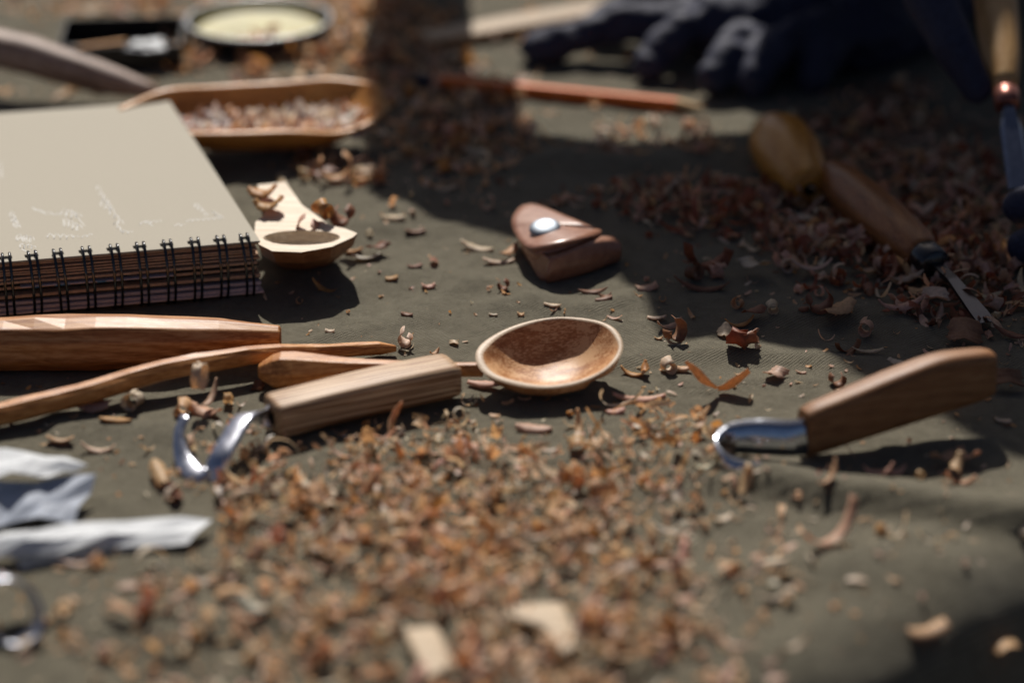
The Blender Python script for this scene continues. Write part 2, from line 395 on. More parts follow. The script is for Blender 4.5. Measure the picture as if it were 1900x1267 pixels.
# a loose printed sheet peeps out between the pages
bl = slab('printed_sheet', -11.5, -4.2, 0.02, 8, 1.50, 0.06, M['pagew'], wav=0.10, seed=5)
v, f = join(*[box_mesh(a, b, 0.0, 0.03, 1.49, 1.55) for a, b in ((-11.0, -10.6), (-9.9, -9.2), (-7.9, -7.5))])
link('printed_patch', [(*shx(p[0], p[1]), p[2]) for p in v], f, M['blue'], bl, smooth=False)
slab('back_cover', -NL, 0.05, 0.0, ND, 0.20, 0.10, M['pagew'])
PITCHR = 1.275
ringpts = []
for k in range(-8, 25):
    t = math.pi*(0.5+0.0) + math.pi*k/16.0
    if 0 <= k <= 16:
        ringpts.append((0.55-1.02*math.sin(math.pi*k/16)-0.0, NH/2+0.06+(NH/2+0.16)*math.cos(math.pi*k/16)))
ringpts = [(0.56, NH-0.25)]+ringpts+[(0.56, 0.35)]
proto = []
for s in (-0.17, 0.17):
    proto.append(tube_mesh([(s, y, z_) for y, z_ in ringpts], 0.07, 8, up=Vector((1, 0, 0))))
rv, rf = join(*proto)
ring_me = None
hole_me = None
for k in range(22):
    x = -0.62-PITCHR*k
    X, Y = shx(x, 0.0)
    if k == 0:
        r = link('binding_ring', rv, rf, M['wire'], nb); ring_me = r
        hv, hf = box_mesh(-0.34, 0.30, 0.36, 0.72, NH+0.001, NH+0.006)
        h = link('punched_hole', hv, hf, M['hole'], r, smooth=False); hole_me = h
        hr = h
    else:
        r = ring_me.copy(); col.objects.link(r); r.parent = nb
        hr = hole_me.copy(); col.objects.link(hr); hr.parent = r
    r.location = (X*S, Y*S, 0); r.rotation_euler = (0, rnd.uniform(-.03, .03), rnd.uniform(-.05, .05))
# white pencil scrawls on the cover (no readable words in the photograph)
Mi = Matrix((ex2, Vector((-ex2.y, ex2.x, 0)), Vector((0, 0, 1))))
def cov(px, py):
    p = Mi @ (W(px, py, NH) - Vector((FR.x, FR.y, 0))); return p.x, p.y
sv, sf = [], []
def stroke(pts, wd=0.045):
    n0 = len(sv)
    for i, p in enumerate(pts):
        a = pts[max(0, i-1)]; b = pts[min(len(pts)-1, i+1)]
        d = Vector((b[0]-a[0], b[1]-a[1])); d = d.normalized() if d.length > 1e-6 else Vector((1, 0))
        ww = wd*rnd.uniform(.35, 1.0)
        sv.extend([(p[0]-d.y*ww, p[1]+d.x*ww, NH+0.004), (p[0]+d.y*ww, p[1]-d.x*ww, NH+0.004)])
        if i: k = n0+2*i; sf.append((k-2, k-1, k+1, k))
def scrawl(px, py, dx, dy, loops, amp, wd=0.03):
    pts = []
    for i in range(loops*7+1):
        t = i/(loops*7.0); a = i*2*math.pi/7
        pts.append(cov(px+dx*t+amp*.5*math.cos(a)*rnd.uniform(.5, 1.2), py+dy*t+amp*math.sin(a)*rnd.uniform(.4, 1.2)))
    stroke(pts, wd)
for a in ((178, 345, 30, 45, 5, 7), (186, 372, 40, 44, 5, 8), (20, 398, 14, 25, 4, 9), (30, 440, 30, 6, 5, 8), (36, 455, 28, 4, 4, 5),
          (62, 388, 50, 12, 3, 3), (112, 392, 36, 10, 4, 8), (85, 438, 60, 2, 5, 5), (118, 410, 30, 14, 4, 9), (258, 415, 40, -4, 4, 4),
          (360, 378, 24, 22, 4, 6), (345, 410, 70, -6, 7, 3), (210, 412, 18, 20, 3, 5), (150, 440, 20, -4, 2, 3), (225, 430, 20, 2, 2, 4),
          (392, 392, 18, 12, 3, 4), (0, 300, 3, 30, 3, 4), (322, 418, 22, 0, 2, 3)):
    scrawl(*a)
for q in (((132, 390), (158, 420)), ((40, 462), (56, 470)), ((60, 385), (85, 398), (110, 398)), ((270, 410), (284, 420))):
    stroke([cov(*p) for p in q], 0.04)
link('pencil_scrawl', sv, sf, M['chalk'], nb, smooth=False)['kind'] = 'stuff'

# ------------------------------------------------------------------ bowls (spoon, tray) as thick shells
def shell(outline, depth, th, n=72, m=12, p=2.3, bott=0.75, wob=0.0, rimz=None, po=None):
    """outline(t)->(x,y) of the outer rim; returns (outer, rim, inner) meshes in rim-plane coordinates"""
    ts = [2*math.pi*i/n for i in range(n)]
    O = [Vector(outline(t)) for t in ts]
    c = sum(O, Vector((0, 0)))/n
    I = []
    for i in range(n):
        d = O[(i+1) % n]-O[i-1]; nn = Vector((-d.y, d.x)).normalized()
        if nn.dot(c-O[i]) < 0: nn = -nn
        tt = th(ts[i]) if callable(th) else th
        I.append(O[i]+nn*tt)
    rz = [rimz(t) if rimz else 0.0 for t in ts]
    def surf(R_, dep, shrink, p=p):
        vs = []
        for k in range(m+1):
            s = 1-k/m*0.999
            for i in range(n):
                q = c+(R_[i]-c)*(s if k == 0 else (s**0.92)*shrink+s*(1-shrink))
                zz = -dep*(1-s**p)+rz[i]*s*s
                vs.append(Vector((q.x, q.y, zz)))
        fs = [(k*n+i, k*n+(i+1) % n, (k+1)*n+(i+1) % n, (k+1)*n+i) for k in range(m) for i in range(n)]
        return vs, fs
    ov, of = surf(O, depth+bott*0.35, 1.0, po or p)
    if wob:
        ov = [v if i < n else v*(1+wob*noise.noise(v*1.3)) for i, v in enumerate(ov)]
    iv, if_ = surf(I, depth, 1.0)
    if wob: iv = [v if i < n else v+Vector((0, 0, wob*.9*noise.noise(v*1.1))) for i, v in enumerate(iv)]
    rv = [Vector((a.x, a.y, z_)) for a, z_ in zip(O, rz)]+[Vector((a.x, a.y, z_)) for a, z_ in zip(I, rz)]
    # a softly rounded rim: outer, crest, inner
    cr = [Vector(((a.x*.72+b.x*.28), (a.y*.72+b.y*.28), z_+0.035)) for a, b, z_ in zip(O, I, rz)]
    cr2 = [Vector(((a.x*.28+b.x*.72), (a.y*.28+b.y*.72), z_+0.035)) for a, b, z_ in zip(O, I, rz)]
    rv = rv[:n]+cr+cr2+rv[n:]
    rf = [(k*n+i, k*n+(i+1) % n, (k+1)*n+(i+1) % n, (k+1)*n+i) for k in range(3) for i in range(n)]
    return (ov, of), (rv, rf), (iv, if_)

# spoon with the oval bowl, centre of the picture
A, B = W(884, 674, 1.45), W(1153, 630, 2.0)
L = (B-A).length
spoon = thing('spoon', 'finished cherry wood spoon with its oval bowl tipped towards the camera', 'spoon', A, B-A, roll=R(13))
def egg(t):
    c, s = math.cos(t), math.sin(t)
    x = L/2*(1+ (abs(c)**0.93)*(1 if c > 0 else -1)); f = x/L
    wd = 2.32*(1+0.10*(f-0.5)-0.06*math.cos(2*t))
    return (x, math.copysign(abs(s)**.9, s)*wd)
o_, r_, i_ = shell(egg, 1.2, lambda t: 0.22+0.16*max(0, -math.cos(t))**2 + 0.035*math.sin(3*t+1) + .02*math.sin(8*t), 96, 14, 2.3, 0.55, 0.05, rimz=lambda t: 0.08*math.cos(2*t)+0.02*math.sin(5*t), po=4.2)
bo = link('bowl', *join(o_, i_), M['bowlw'], spoon)
link('rim', *r_, M['rimw'], bo)
# the spoon's handle: narrow neck, widening to a faceted end
hA = A + Vector((0.3, 0.25, -0.45)); hB = W(480, 690, 0.85)
d = hB-hA; hl = d.length
Ms = spoon.rotation_euler.to_matrix().transposed()
def sl(p): return Ms @ (Vector(p)-A)
secs = []
tab = [(0, .30, .34, 0), (.12, .32, .34, .0), (.35, .40, .40, .02), (.6, .60, .52, .03), (.82, .92, .78, .02), (.88, .94, .84, 0), (.95, .70, .66, 0), (1.0, .34, .30, 0.02)]
side = Vector((0, 0, 1)).cross(d).normalized()
for f in [0, .06, .12, .2, .28, .36, .44, .52, .6, .68, .76, .84, .9, .935, .985, 1.0]:
    wy, wz, bow = interp(tab, f)
    c = hA + d*f; ring = []
    c.z = c.z + 1.2*bow
    k = rnd.uniform(.96, 1.04)
    for (a, b) in ((1, .35), (.45, 1), (-.45, 1), (-1, .35), (-.95, -.5), (-.35, -1), (.35, -1), (.95, -.5)):
        ring.append(sl(c + side*(a*wy*k) + Vector((0, 0, 1))*(b*wz*(1 if b > 0 else .9))))
    secs.append(ring)
o = link('handle', *loft(secs), M['cherry'], spoon, smooth=False); bevel(o, 0.06, 2, 20)

# thin long carved handle running from the left edge to behind the spoon handle
def carved(name, label, cat, pA, pB, tab, m, n=8, facet=0.03, nsec=22, tilt=0.0, bev=0.05, seed=1, bow=(0, 0)):
    root = thing(name, label, cat, pA, Vector(pB)-Vector(pA), tilt)
    Lh = (Vector(pB)-Vector(pA)).length; r2 = random.Random(seed); secs = []
    for q in range(nsec+1):
        f = q/nsec; wy, wz, cy, cz = interp(tab, f)
        x = f*Lh; ring = []
        for j in range(n):
            t = 2*math.pi*(j+.5)/n
            cs, sn = math.cos(t), math.sin(t)
            rr = 1+facet*r2.uniform(-1, 1)
            ring.append((x, cy+wy*math.copysign(abs(cs)**.8, cs)*rr, cz+wz*math.copysign(abs(sn)**.8, sn)*rr))
        secs.append(ring)
    return root, loft(secs), Lh
r0, ms, _ = carved('carved_handle', 'long slender carved wooden stick running from left edge beneath the spoon handle', 'wooden stick',
    W(-90, 790, 0.55), W(733, 641, 0.35),
    [(0, .55, .50, 0, 0), (.25, .52, .48, 0, .35), (.5, .50, .46, .25, .75), (.66, .42, .42, .25, .7), (.85, .34, .34, .1, .25), (.97, .34, .30, 0, 0), (1, .14, .16, -.1, -.1)], M['cherry'], 8, .05, 26, seed=4)
bevel(link('shaft', *ms, M['cherry'], r0, smooth=False), .05, 2, 18)
bd = r0
# the heavy handle under the notebook
r0, ms, Lh = carved('mallet_handle', 'thick faceted wooden handle lying in front of the notebook rings', 'wooden handle',
    W(-160, 640, 1.3), W(520, 628, 1.05),
    [(0, .9, .95, 0, 0), (.3, 1.25, 1.2, 0, .02), (.5, 1.35, 1.25, 0, 0), (.75, 1.15, 1.05, 0, 0), (.93, .72, .74, 0, 0), (.985, .55, .62, 0, 0), (1, .52, .58, 0, 0)], M['darkh'], 10, .05, 12, seed=9)
bevel(link('shaft', *ms, M['darkh'], r0, smooth=False), .08, 2, 12)
link('end_grain', *loft([[(Lh+.01, .50*math.cos(a), .56*math.sin(a)) for a in [2*math.pi*k/12 for k in range(12)]], [(Lh+.05, .42*math.cos(a), .47*math.sin(a)) for a in [2*math.pi*k/12 for k in range(12)]]]), M['walnut'], r0, smooth=False)

# ------------------------------------------------------------------ ribbon blades
def ribbon(path, widths, wdirs, th=0.16):
    """steel band: path points, half widths, width directions"""
    vs, fs = [], []; k = len(path)
    P_ = [Vector(p) for p in path]
    for i, p in enumerate(P_):
        d = (P_[min(i+1, k-1)]-P_[max(i-1, 0)]).normalized(); wd = Vector(wdirs[i] if isinstance(wdirs, list) else wdirs)
        wd = (wd-d*wd.dot(d)).normalized(); nn = d.cross(wd)
        h = widths[i] if isinstance(widths, list) else widths
        vs += [p+wd*h, p+wd*h*.55+nn*th/2, p-wd*h*.9+nn*th/2, p-wd*h, p-wd*h*.9-nn*th/2, p+wd*h*.55-nn*th/2]
    for i in range(k-1):
        for j in range(6):
            fs.append((i*6+j, i*6+(j+1) % 6, (i+1)*6+(j+1) % 6, (i+1)*6+j))
    fs += [tuple(range(5, -1, -1)), tuple((k-1)*6+j for j in range(6))]
    return vs, fs
def spline(pts, n=8):
    P_ = [Vector(p) for p in pts]; P_ = [P_[0]*2-P_[1]]+P_+[P_[-1]*2-P_[-2]]; out = []
    for i in range(1, len(P_)-2):
        a, b, c, d = P_[i-1:i+3]
        for k in range(n):
            t = k/n; out.append(0.5*((2*b)+(c-a)*t+(2*a-5*b+4*c-d)*t*t+(3*b-a-3*c+d)*t**3))
    out.append(P_[-2]); return out

# hook knife with the striped handle
ka, kb = W(505, 772, 0.95), W(842, 694, 0.95)
kn = thing('hook_knife', 'hook knife with striped square wooden handle and bright curved blade', 'knife', ka, kb-ka)
kl = (kb-ka).length
def rrect(hw, hh, r, n=4):
    out = []
    for sx, sy, a0 in ((1, 1, 0), (-1, 1, 90), (-1, -1, 180), (1, -1, 270)):
        for k in range(n+1):
            a = R(a0+90*k/n); out.append((sx*(hw-r)+r*math.cos(a), sy*(hh-r)+r*math.sin(a)))
    return out
secs = []
for x, s in ((0, .86), (.06, .95), (.2, 1), (kl*.3, 1.0), (kl*.6, 1.03), (kl-.5, 1.02), (kl-.15, .97), (kl-.02, .86)):
    bowz = 0.10*math.sin(math.pi*x/kl)
    secs.append([(x, a*s, b*s+bowz) for a, b in rrect(.95, .76, .30)])
hd = link('handle', *loft(secs), M['stripe'], kn, smooth=True); hd.data.polygons.foreach_set('use_smooth', [True]*len(hd.data.polygons)); 
md = hd.modifiers.new('ws', 'BEVEL'); md.width = .03*S; md.segments = 2; md.limit_method = 'ANGLE'; md.angle_limit = R(50)
link('slot', *loft([[(-.012, .18*math.cos(a)-.1, .30*math.sin(a)-.05) for a in [2*math.pi*k/10 for k in range(10)]], [(-.03, .16*math.cos(a)-.1, .27*math.sin(a)-.05) for a in [2*math.pi*k/10 for k in range(10)]]]), M['hole'], kn)
Mk = kn.rotation_euler.to_matrix().transposed()
def lk(p): return Mk @ (Vector(p)-ka)
bp = spline([W(506, 776, .8), W(484, 768, 1.2), W(455, 772, 1.7), W(428, 812, 1.35), W(410, 845, .95), W(394, 878, .3), W(364, 878, .2), W(340, 848, .4), W(332, 805, 1.0), W(344, 772, 1.5)], 6)
nb_ = len(bp); wds = [.5 if i < 5 else .48*(1 if i < nb_-16 else max(.5, (nb_-i)/16)) for i in range(nb_)]
v, f = ribbon([lk(p) for p in bp], wds, [tuple(Mk @ (Vector((.35, 1, .1))*(1-min(1, i/13))+Vector((1.1, -.2, .12))*min(1, i/13))) for i in range(nb_)], .13)
link('blade', v, f, M['brightsteel'], kn)

# hook knife at the right: tall curved handle on its edge
ka2, kb2 = W(1490, 848, 0.1), W(1838, 742, 1.3)
kd = Vector((kb2.x-ka2.x, kb2.y-ka2.y, 0)); k2l = kd.length
kn2 = thing('hook_knife', 'hook knife with tall curved plain brown handle leaning up at right', 'knife', ka2, kd, roll=R(-6))
secs = []
for q in range(17):
    f = q/16; x = f*k2l
    zb = 0.03+1.35*f**.85
    zt = 2.25+0.95*math.sin(f*math.pi*.5)+.25*f
    zt = interp([(0, 2.2), (.25, 2.72), (.5, 3.25), (.75, 3.62), (1, 3.52)], f)[0]
    sc = 1 if 0 < q < 16 else .94
    hh = (zt-zb)/2; cc = (zt+zb)/2
    secs.append([(x, a*sc, cc+b*sc*(1 if sc == 1 else .98)) for a, b in rrect(.62+.12*math.sin(math.pi*f), hh, .42, 5)])
link('handle', *loft(secs), M['oak'], kn2)
bevel(kn2.children[0], .05, 2, 50)
p0 = W(1492, 812, 1.15)
Mk2 = kn2.rotation_euler.to_matrix().transposed()
def lk2(p): return Mk2 @ (Vector(p)-ka2)
bx = p0.x; by = p0.y
bp = spline([(bx+.3, by+.1, 1.2), (bx-.6, by-.15, 1.2), (bx-1.6, by-.05, 1.2), (bx-2.5, by+.15, 1.1), (bx-3.2, by+.05, 1.0), (bx-3.75, by-.7, .85), (bx-3.5, by-1.5, .7), (bx-2.7, by-1.9, .6), (bx-1.9, by-1.75, .55)], 6)
nb_ = len(bp)
v, f = ribbon([lk2(p) for p in bp], [(.78 if i < 14 else max(.25, .78-.45*(i-14)/(nb_-15))) for i in range(nb_)], tuple(Mk2 @ Vector((.05, .33, 1))), .13)
link('blade', v, f, M['steel'], kn2)

# third hook blade, bottom left, its handle beyond the frame
ka3 = W(-150, 1110, 1.0); kb3 = W(-420, 1090, 1.0)
kn3 = thing('hook_knife', 'hook knife in the bottom left corner showing only its curved blade', 'knife', ka3, kb3-ka3)
link('handle', *loft([[(x, a*s, b*s) for a, b in rrect(1.0, .8, .3)] for x, s in ((0, .9), (.3, 1), (5, 1.05), (8.5, .95), (8.8, .8))]), M['stripe'], kn3)
Mk3 = kn3.rotation_euler.to_matrix().transposed()
bp = spline([W(-145, 1110, 1.0), W(-60, 1095, 1.5), W(0, 1072, 1.75), W(40, 1085, 1.45), W(64, 1120, .95), W(66, 1160, .4), W(40, 1190, .15), W(0, 1185, .2), W(-30, 1150, .5)], 6)
nb_ = len(bp)
v, f = ribbon([Mk3 @ (p-ka3) for p in bp], [(.5+.15*min(1, i/14))*(1 if i < nb_-14 else max(.25, (nb_-i)/14)) for i in range(nb_)], tuple(Mk3 @ Vector((.55, -.8, .3))), .14)
link('blade', v, f, M['brightsteel'], kn3)

# ------------------------------------------------------------------ leather case with a snap
lc0 = W(1000, 500, 0)
lc = thing('leather_case', 'small folded brown leather case closed by a round silver snap', 'case', lc0)
def q(px, py, z_): return W(px, py, z_)-lc0
def grid_patch(c00, c10, c11, c01, bul, nu=12, nv=8, up=Vector((0, 0, 1))):
    vs, fs = [], []
    for j in range(nv+1):
        for i in range(nu+1):
            u, v_ = i/nu, j/nv
            p = (c00*(1-u)+c10*u)*(1-v_)+(c01*(1-u)+c11*u)*v_
            vs.append(p+up*(bul*math.sin(math.pi*u)**.7*math.sin(math.pi*v_)**.7))
    for j in range(nv):
        for i in range(nu):
            a = j*(nu+1)+i; fs.append((a, a+1, a+nu+2, a+nu+1))
    return vs, fs
# body: a pillow-like wedge lofted along its long crease, from the left tip to the right end
def body_ring(f):
    # three rails: ground front, crest, ground back
    fr = interp([(0, *q(1016, 527, 0.05)), (.12, *q(1032, 524, 0.05)), (.6, *q(1095, 505, 0.15)), (.93, *q(1148, 484, .25)), (1, *q(1153, 478, .4))], f)
    cr = interp([(0, *q(1012, 505, .65)), (.12, *q(1022, 478, 1.45)), (.6, *q(1082, 450, 1.75)), (.93, *q(1140, 444, 1.3)), (1, *q(1152, 455, .9))], f)
    bk = interp([(0, *q(1005, 500, .05)), (.12, *q(985, 480, .1)), (.6, *q(1050, 450, .1)), (.93, *q(1125, 455, .1)), (1, *q(1148, 466, .3))], f)
    fr, cr, bk = Vector(fr), Vector(cr), Vector(bk)
    ring = []
    pts = [fr, fr*.72+cr*.28+Vector((0, -.30, .30)), fr*.42+cr*.58+Vector((0, -.26, .34)), cr*.85+fr*.15+Vector((0, -.12, .22)), cr*.85+bk*.15+Vector((0, .1, .15)), cr*.5+bk*.5+Vector((0, .1, .2)), bk]
    return spline(pts, 3)+[bk*.5+fr*.5+Vector((0, 0, -.02))]
link('body', *loft([body_ring(f) for f in [0, .03, .07, .12, .2, .3, .4, .5, .6, .7, .8, .88, .93, .97, 1]]), M['leather'], lc)
# left gusset below the flap, and the flap itself with rounded tongue
gus = [q(957, 432, 1.25), q(1003, 520, .05), q(1022, 524, .05), q(1024, 480, 1.45)]
link('gusset', *grid_patch(gus[0], gus[3], gus[2], gus[1], .10, up=Vector((-.3, -.8, .3))), M['leather'], lc, solid=.16)
back = [q(985, 381, 1.35), q(1050, 400, .1), q(1040, 470, .1), q(960, 440, .1)]
def flap_outline():
    pts = [(952, 428, 1.25), (950, 408, 1.42), (962, 388, 1.5), (980, 380, 1.5), (1000, 382, 1.55), (1045, 400, 1.75), (1090, 418, 1.75), (1116, 430, 1.55), (1095, 440, 1.95), (1050, 452, 2.05), (1005, 461, 1.78), (985, 462, 1.55), (968, 452, 1.35)]
    return spline([q(*p) for p in pts]+[q(*pts[0])], 4)[:-1]
fo = flap_outline(); c = sum(fo, Vector())/len(fo)+Vector((0, 0, .12)); n_ = len(fo)
vs = []; fs = []
for k in range(6):
    s = 1-k/6
    for p in fo: vs.append(c+(p-c)*s+Vector((0, 0, .05*(1-s*s))))
for k in range(5):
    for i in range(n_): fs.append((k*n_+i, k*n_+(i+1) % n_, (k+1)*n_+(i+1) % n_, (k+1)*n_+i))
vs.append(c+Vector((0, 0, .1))); fs += [(5*n_+i, 5*n_+(i+1) % n_, len(vs)-1) for i in range(n_)]
fl = link('flap', vs, fs, M['leather'], lc, solid=.11)
# understructure under the flap so that it does not hover
ul = [c+(p-c)*.93-Vector((0, 0, .12)) for p in fo]; ug = [Vector((c.x+(p.x-c.x)*.80+.15, c.y+(p.y-c.y)*.80+.1, .03)) for p in fo]
link('inner_pouch', *loft([ug, [(a*.4+b*.6)+Vector((0, 0, 0)) for a, b in zip(ug, ul)], ul]), M['leather'], lc)
# snap
sc_ = q(1011, 424, 1.86); sn = Vector((-.10, -.20, 1)).normalized()
ax = sn.cross(Vector((0, 1, 0))).normalized(); ay = sn.cross(ax)
rings = []
for r_s, h_ in ((.78, -.04), (.80, .02), (.77, .10), (.67, .18), (.50, .24), (.28, .27), (.02, .28)):
    rings.append([sc_+ax*(r_s*math.cos(a))+ay*(r_s*math.sin(a))+sn*h_ for a in [2*math.pi*k/28 for k in range(28)]])
link('snap', *loft(rings), M['snap'], lc)

# ------------------------------------------------------------------ rough spoon blank behind the notebook
b0 = W(560, 470, 1.3)
bk = thing('spoon_blank', 'pale rough-cut spoon blank with hollowed bowl beside the notebook corner', 'spoon blank', b0)
def qb(px, py, z_): return W(px, py, z_)-b0
ZT = 2.6
top = [(478, 452), (505, 466), (560, 468), (615, 458), (655, 440), (663, 433), (640, 424), (612, 418), (560, 380), (530, 338), (478, 343), (484, 380), (492, 398), (482, 405), (474, 412), (472, 432)]
tv = [qb(x, y, ZT) for x, y in top]
cx = sum(tv, Vector())/len(tv)
n_ = len(tv)
low = []
for (x, y), p in zip(top, tv):
    if y > 405: low.append(Vector((qb(568, 440, 0).x+(p.x-qb(568, 440, 0).x)*.62, qb(568, 440, 0).y+(p.y-qb(568, 440, 0).y)*.6, -1.05)))
    else: low.append(p-Vector((-.1, 0, .8)))
mid = [(a*.78+b*.22)+Vector((0, -.0, -.35)) for a, b in zip(tv, low)]
vs, fs = loft([low, mid, tv], cap=False); fs.append(tuple(range(n_)))
link('body', vs, fs, M['blankside'], bk, smooth=False)
# top face with the hollow
hc = qb(560, 441, ZT)
hollow = [hc+Vector((1.9*math.cos(a), .95*math.sin(a), 0)) for a in [2*math.pi*k/24 for k in range(24)]]
bm = bmesh.new()
vo = [bm.verts.new(v*S) for v in tv]; vi = [bm.verts.new(v*S) for v in hollow]
eo = [bm.edges.new((vo[i], vo[(i+1) % n_])) for i in range(n_)]; ei = [bm.edges.new((vi[i], vi[(i+1) % 24])) for i in range(24)]
bmesh.ops.triangle_fill(bm, edges=eo+ei, use_beauty=True, use_dissolve=False)
prev = vi
for s, dz in ((.93, -.2), (.75, -.45), (.45, -.6), (.1, -.65)):
    cur = [bm.verts.new((hc+(v-hc)*s+Vector((0, 0, dz)))*S) for v in hollow]
    for i in range(24): bm.faces.new((prev[i], prev[(i+1) % 24], cur[(i+1) % 24], cur[i]))
    prev = cur
bm.faces.new(prev)
bmesh.ops.recalc_face_normals(bm, faces=bm.faces)
me = bpy.data.meshes.new('top_face'); bm.to_mesh(me); bm.free(); me.materials.append(M['birch'])
o = bpy.data.objects.new('top_face', me); col.objects.link(o); o.parent = bk

# ------------------------------------------------------------------ wooden tray behind the notebook
A = W(215, 216, 2.7); B = W(712, 186, 2.7)
L2 = (B-A).length
tr = thing('wooden_tray', 'long orange-brown carved wooden tray filled with white shavings', 'tray', A, B-A, roll=R(15))
def trayo(t):
    c, s = math.cos(t), math.sin(t); e = 0.62
    return (L2/2*(1+math.copysign(abs(c)**e, c)), 3.05*math.copysign(abs(s)**(e+.15), s)*(1-.55*max(0, -c)**1.2))
o_, r_, i_ = shell(trayo, 1.75, .32, 80, 12, 3.6, .9, .03, rimz=lambda t: .25*math.sin(3*t+.6)+.1*math.sin(7*t))
tb = link('bowl', *join(o_, i_), M['tray'], tr); link('rim', *r_, M['tray'], tb)
TRAY = (A.copy(), B.copy())

# ------------------------------------------------------------------ branch, box, tin
r0, ms, _ = carved('bent_branch', 'thick bent greyish branch handle in the upper left corner', 'branch', W(-130, 70, 3.3), W(292, 172, 1.0),
    [(0, 1.1, 1.15, 0, 0), (.4, 1.1, 1.15, 0, .35), (.7, .95, 1.0, 0, .1), (.92, .6, .6, 0, 0), (1, .3, .3, 0, 0)], M['bark'], 12, .05, 20, seed=3)
link('shaft', *ms, M['bark'], r0)
bxo = W(225, 132, 0); bxx = W(338, 128, 0)-W(140, 134, 0)
bx_ = thing('open_box', 'small open black box with a glinting sheet inside, upper left', 'box', bxo, bxx)
hw, dp, hh, tk = 3.9, 6.5, 1.6, .15
link('floor_panel', *box_mesh(-hw, hw, 0, dp, 0.05, .2), M['blackbox'], bx_, smooth=False)
for nm, a in (('side_panel', (-hw, hw, 0, tk, .2, hh)), ('side_panel', (-hw, hw, dp-tk, dp, .2, hh)), ('side_panel', (-hw, -hw+tk, tk, dp-tk, .2, hh)), ('side_panel', (hw-tk, hw, tk, dp-tk, .2, hh))):
    bevel(link(nm, *box_mesh(*a), M['blackbox'], bx_, smooth=False), .03, 1)
shp = W(258, 92, .9)
def sheet(corners, nx_, ny_, amp, seed, lift=0.0):
    vs = []
    c = [Vector(k) for k in corners]
    for j in range(ny_+1):
        for i in range(nx_+1):
            u, v_ = i/nx_, j/ny_
            p = (c[0]*(1-u)+c[1]*u)*(1-v_)+(c[3]*(1-u)+c[2]*u)*v_
            nz = amp*noise.noise(Vector((u*2.3, v_*1.7, seed)))+amp*.6*abs(noise.noise(Vector((u*4, v_*3, seed+5))))
            jg = .0 if nx_ > 12 and ny_ > 5 else 1
            vs.append(p+Vector((rnd.uniform(-.12, .12), rnd.uniform(-.10, .10), nz+rnd.uniform(-.11, .11)+lift*math.sin(math.pi*u))))
    fs = [(j*(nx_+1)+i, j*(nx_+1)+i+1, (j+1)*(nx_+1)+i+1, (j+1)*(nx_+1)+i) for j in range(ny_) for i in range(nx_)]
    return vs, fs
z9 = 1.1
o = link('foil_sheet', *sheet([W(232, 96, 1.35), W(306, 94, 1.5), W(300, 74, 1.5), W(248, 76, 1.4)], 8, 6, .1, 3), M['paper'], None, solid=.05)
tag(o, 'pale blue sheet leaning inside the small open black box', 'sheet')
o = link('wood_strip', *box_mesh(-1.5, 1.5, -.2, .2, 0, .25), M['honey'], None, smooth=False); p = W(190, 88, 1.3)
o.location = p*S; o.rotation_euler = (0, R(-4), R(12)); tag(o, 'thin brown wooden strip lying inside the open black box', 'strip')

tc_ = W(480, 34, 1.5)
tin = thing('round_tin', 'shallow round tin with yellow inside behind the wooden tray', 'tin', (tc_.x, tc_.y, 0))
TR_ = 4.75
def lathe(prof, n=56):
    return loft([[(r*math.cos(2*math.pi*k/n), r*math.sin(2*math.pi*k/n), z_) for k in range(n)] for r, z_ in prof])
link('wall', *loft([[(r*math.cos(2*math.pi*k/56), r*math.sin(2*math.pi*k/56), z_) for k in range(56)] for r, z_ in ((.1, .25), (TR_-.3, .25), (TR_-.05, .35), (TR_-.02, 1.35))], cap=False), M['blackbox'], tin)
link('rim', *loft([[((TR_+.12*math.cos(a))*math.cos(t), (TR_+.12*math.cos(a))*math.sin(t), 1.42+.13*math.sin(a)) for t in [2*math.pi*k/56 for k in range(56)]] for a in [R(x) for x in (200, 250, 300, 0, 60, 120, 160)]], cap=False), M['tin'], tin)
link('floor_disc', *lathe([(TR_-.12, .70), (TR_-.55, .70), (TR_-.75, .80), (TR_-1.0, .72), (TR_-2, .72), (.05, .72)]), M['yellow'], tin)
link('inner_wall', *loft([[(r*math.cos(2*math.pi*k/56), r*math.sin(2*math.pi*k/56), z_) for k in range(56)] for r, z_ in ((TR_-.06, 1.42), (TR_-.10, .66))], cap=False), M['tin'], tin)

# ------------------------------------------------------------------ board, pencil
pa, pb = W(800, 80, .7), W(1225, 6, .7)
bo_ = thing('wooden_stick', 'long flat tan wooden stick lying behind the pencil at the top', 'board', (pa.x, pa.y, .1), Vector((pb.x-pa.x, pb.y-pa.y, 0)))
link('plank', *box_mesh(0.02, 27, .02, 2.6, 0, .65), M['boardedge'], bo_, smooth=False)
link('top_surface', *box_mesh(0.25, 26.8, .2, 2.4, .652, .70), M['board'], bo_, smooth=False)
pa, pb = W(772, 148, .42), W(1316, 202, .36)
pc = thing('pencil', 'orange pencil with dark cap lying before the gloves', 'pencil', pa, pb-pa)
pl = (pb-pa).length
def hexr(x, r): return [(x, r*math.cos(math.pi/3*k), r*math.sin(math.pi/3*k)) for k in range(6)]
link('barrel', *loft([hexr(1.15, .43), hexr(pl-2.0, .43)]), M['orange'], pc, smooth=False)
link('cap', *loft([hexr(0, .3), hexr(.1, .42), hexr(1.15, .45)]), M['navycap'], pc, smooth=False)
link('sharpened_wood', *loft([hexr(pl-2.0, .42), hexr(pl-.35, .12)]), M['beech'], pc, smooth=False)
link('lead', *loft([hexr(pl-.35, .115), hexr(pl, .02)]), M['lead'], pc, smooth=False)

